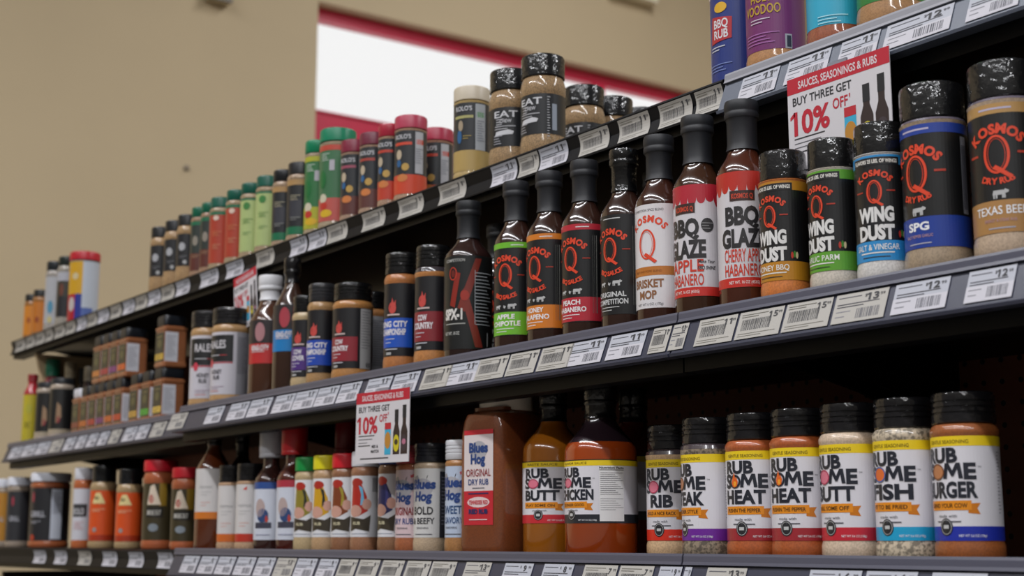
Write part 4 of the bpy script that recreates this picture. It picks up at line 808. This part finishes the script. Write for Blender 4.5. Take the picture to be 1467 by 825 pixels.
def tags(shelf, front, spec, curved, where):
    for j, (u0, u1, kind) in enumerate(spec):
        z = SHZ[shelf]; x0, x1 = X_at(u0, front, z - .01), X_at(u1, front, z - .01)
        me = bent_tag(kind) if curved else flat_tag(kind)
        o = link('price_tag', me); o.scale = ((x1 - x0) / .0505, 1, 1 if not curved else .93)
        if curved: o.location = ((x0 + x1) / 2, front - .0004, zc(z - .0046))
        else: o.location = ((x0 + x1) / 2, front - .0034, zc(z - .0085)); o.rotation_euler = (-math.atan2(.0127, .0323), 0, 0)
        xm = (x0 + x1) / 2; c = 'cream' if kind[0] == 'c' else 'white'
        near = min((p for p in PLACED if p[0] == shelf and p[4] < front + .075), key=lambda p: abs(p[1] - xm))
        nm = near[2]
        s = '%s price tag, %s from left on the %s rail' % (c, ORD[j], where)
        short = nm if len(nm.split()) <= 16 - len(s.split()) - 1 else ' '.join(nm.split(' with ')[0].split()[:16 - len(s.split()) - 1])
        if nm.split(' with ')[0] == short or short == nm: s += ', under ' + short if len((s + ' under ' + short).split()) <= 16 else ''
        labelled(o, s, 'price tag', 'price tags on the %s rail' % where)
W11, C11 = 'w11', 'c11'
tags('mid', 1.0, [(250, 273, 'c13'), (303, 326, W11), (335, 362, W11), (364, 395, W11), (400, 428, W11), (429, 460, W11), (461, 491, W11), (493, 523, W11), (532, 567, W11), (570, 607, W11), (613, 653, C11), (650, 692, W11), (691, 734, C11), (736, 778, C11), (781, 827, C11), (824, 874, W11), (880, 932, W11), (941, 967, 'c11')], False, 'middle')
tags('mid', 1.0, [(970, 992, 'c13'), (1007, 1062, C11), (1065, 1129, 'c15'), (1132, 1199, 'c15'), (1203, 1279, 'c13'), (1288, 1367, 'w12'), (1393, 1462, 'w12'), (1482, 1570, 'w12')], False, 'right middle')
tags('mid', 1.045, [(20, 36, W11), (38, 56, W11), (58, 76, W11), (78, 95, 'c13'), (99, 113, W11), (116, 129, W11), (132, 145, W11), (148, 161, W11), (164, 178, 'c13'), (184, 201, W11), (203, 219, W11), (224, 243, 'c13')], False, 'far left middle')
tags('low', 1.0, [(268, 290, 'w8'), (293, 316, 'w8'), (318, 342, 'w8'), (345, 371, 'w8'), (374, 399, 'w8'), (402, 429, 'c13'), (431, 459, 'w9'), (463, 489, 'w9'), (492, 517, 'c9'), (520, 549, 'c9'), (553, 584, 'c9'), (588, 622, 'c9'), (624, 659, 'c9'), (672, 709, 'c13'), (728, 769, 'w9'), (784, 827, 'w8'), (842, 890, 'c7'), (893, 942, 'c7'), (950, 982, 'w9')], False, 'bottom')
tags('low', 1.0, [(986, 996, 'w9'), (1018, 1075, 'c13'), (1165, 1240, 'w6'), (1246, 1320, 'w6'), (1340, 1420, 'w6')], False, 'right bottom')
tags('low', 1.03, [(50, 67, 'w8'), (80, 97, 'w8'), (114, 132, 'c13'), (149, 169, 'w8'), (186, 207, 'w8'), (228, 249, 'w8')], True, 'far left bottom')
tags('top', FT, [(24, 37, 'c11'), (39, 51, 'c11'), (53, 65, 'c11'), (67, 77, 'c11'), (80, 94, 'c11'), (96, 109, 'c11'), (112, 125, W11), (127, 140, 'c11'), (142, 157, W11), (160, 175, 'c11'), (178, 194, W11), (196, 212, 'c11'), (214, 231, W11), (233, 251, 'c11'), (254, 273, W11), (289, 314, W11), (326, 350, W11), (369, 394, 'c11'), (418, 441, W11), (444, 469, W11), (471, 499, 'c11'), (521, 553, 'c11'), (573, 608, 'c11'), (631, 669, 'c11'), (706, 742, W11), (745, 773, 'c11'), (775, 815, W11), (832, 874, 'c11'), (888, 932, 'c11'), (946, 993, 'c11'), (998, 1037, 'c11')], True, 'black top')
tags('top', FT, [(1068, 1122, 'w11'), (1134, 1196, 'w11'), (1210, 1266, 'w11'), (1275, 1372, 'w12'), (1394, 1470, 'w12')], False, 'clear top')

if __name__ == '__main__' and bpy.app.background:
    for i in range(len(PLACED)):
        for j in range(i):
            a, b = PLACED[i], PLACED[j]
            if a[0] == b[0] and 'tin' not in a[2] + b[2]:
                g = math.hypot(a[1] - b[1], a[4] - b[4]) - a[3] - b[3]
                if g < -.0005: print('CLASH %.1fmm' % (g * 1000), a[2], '|', b[2])
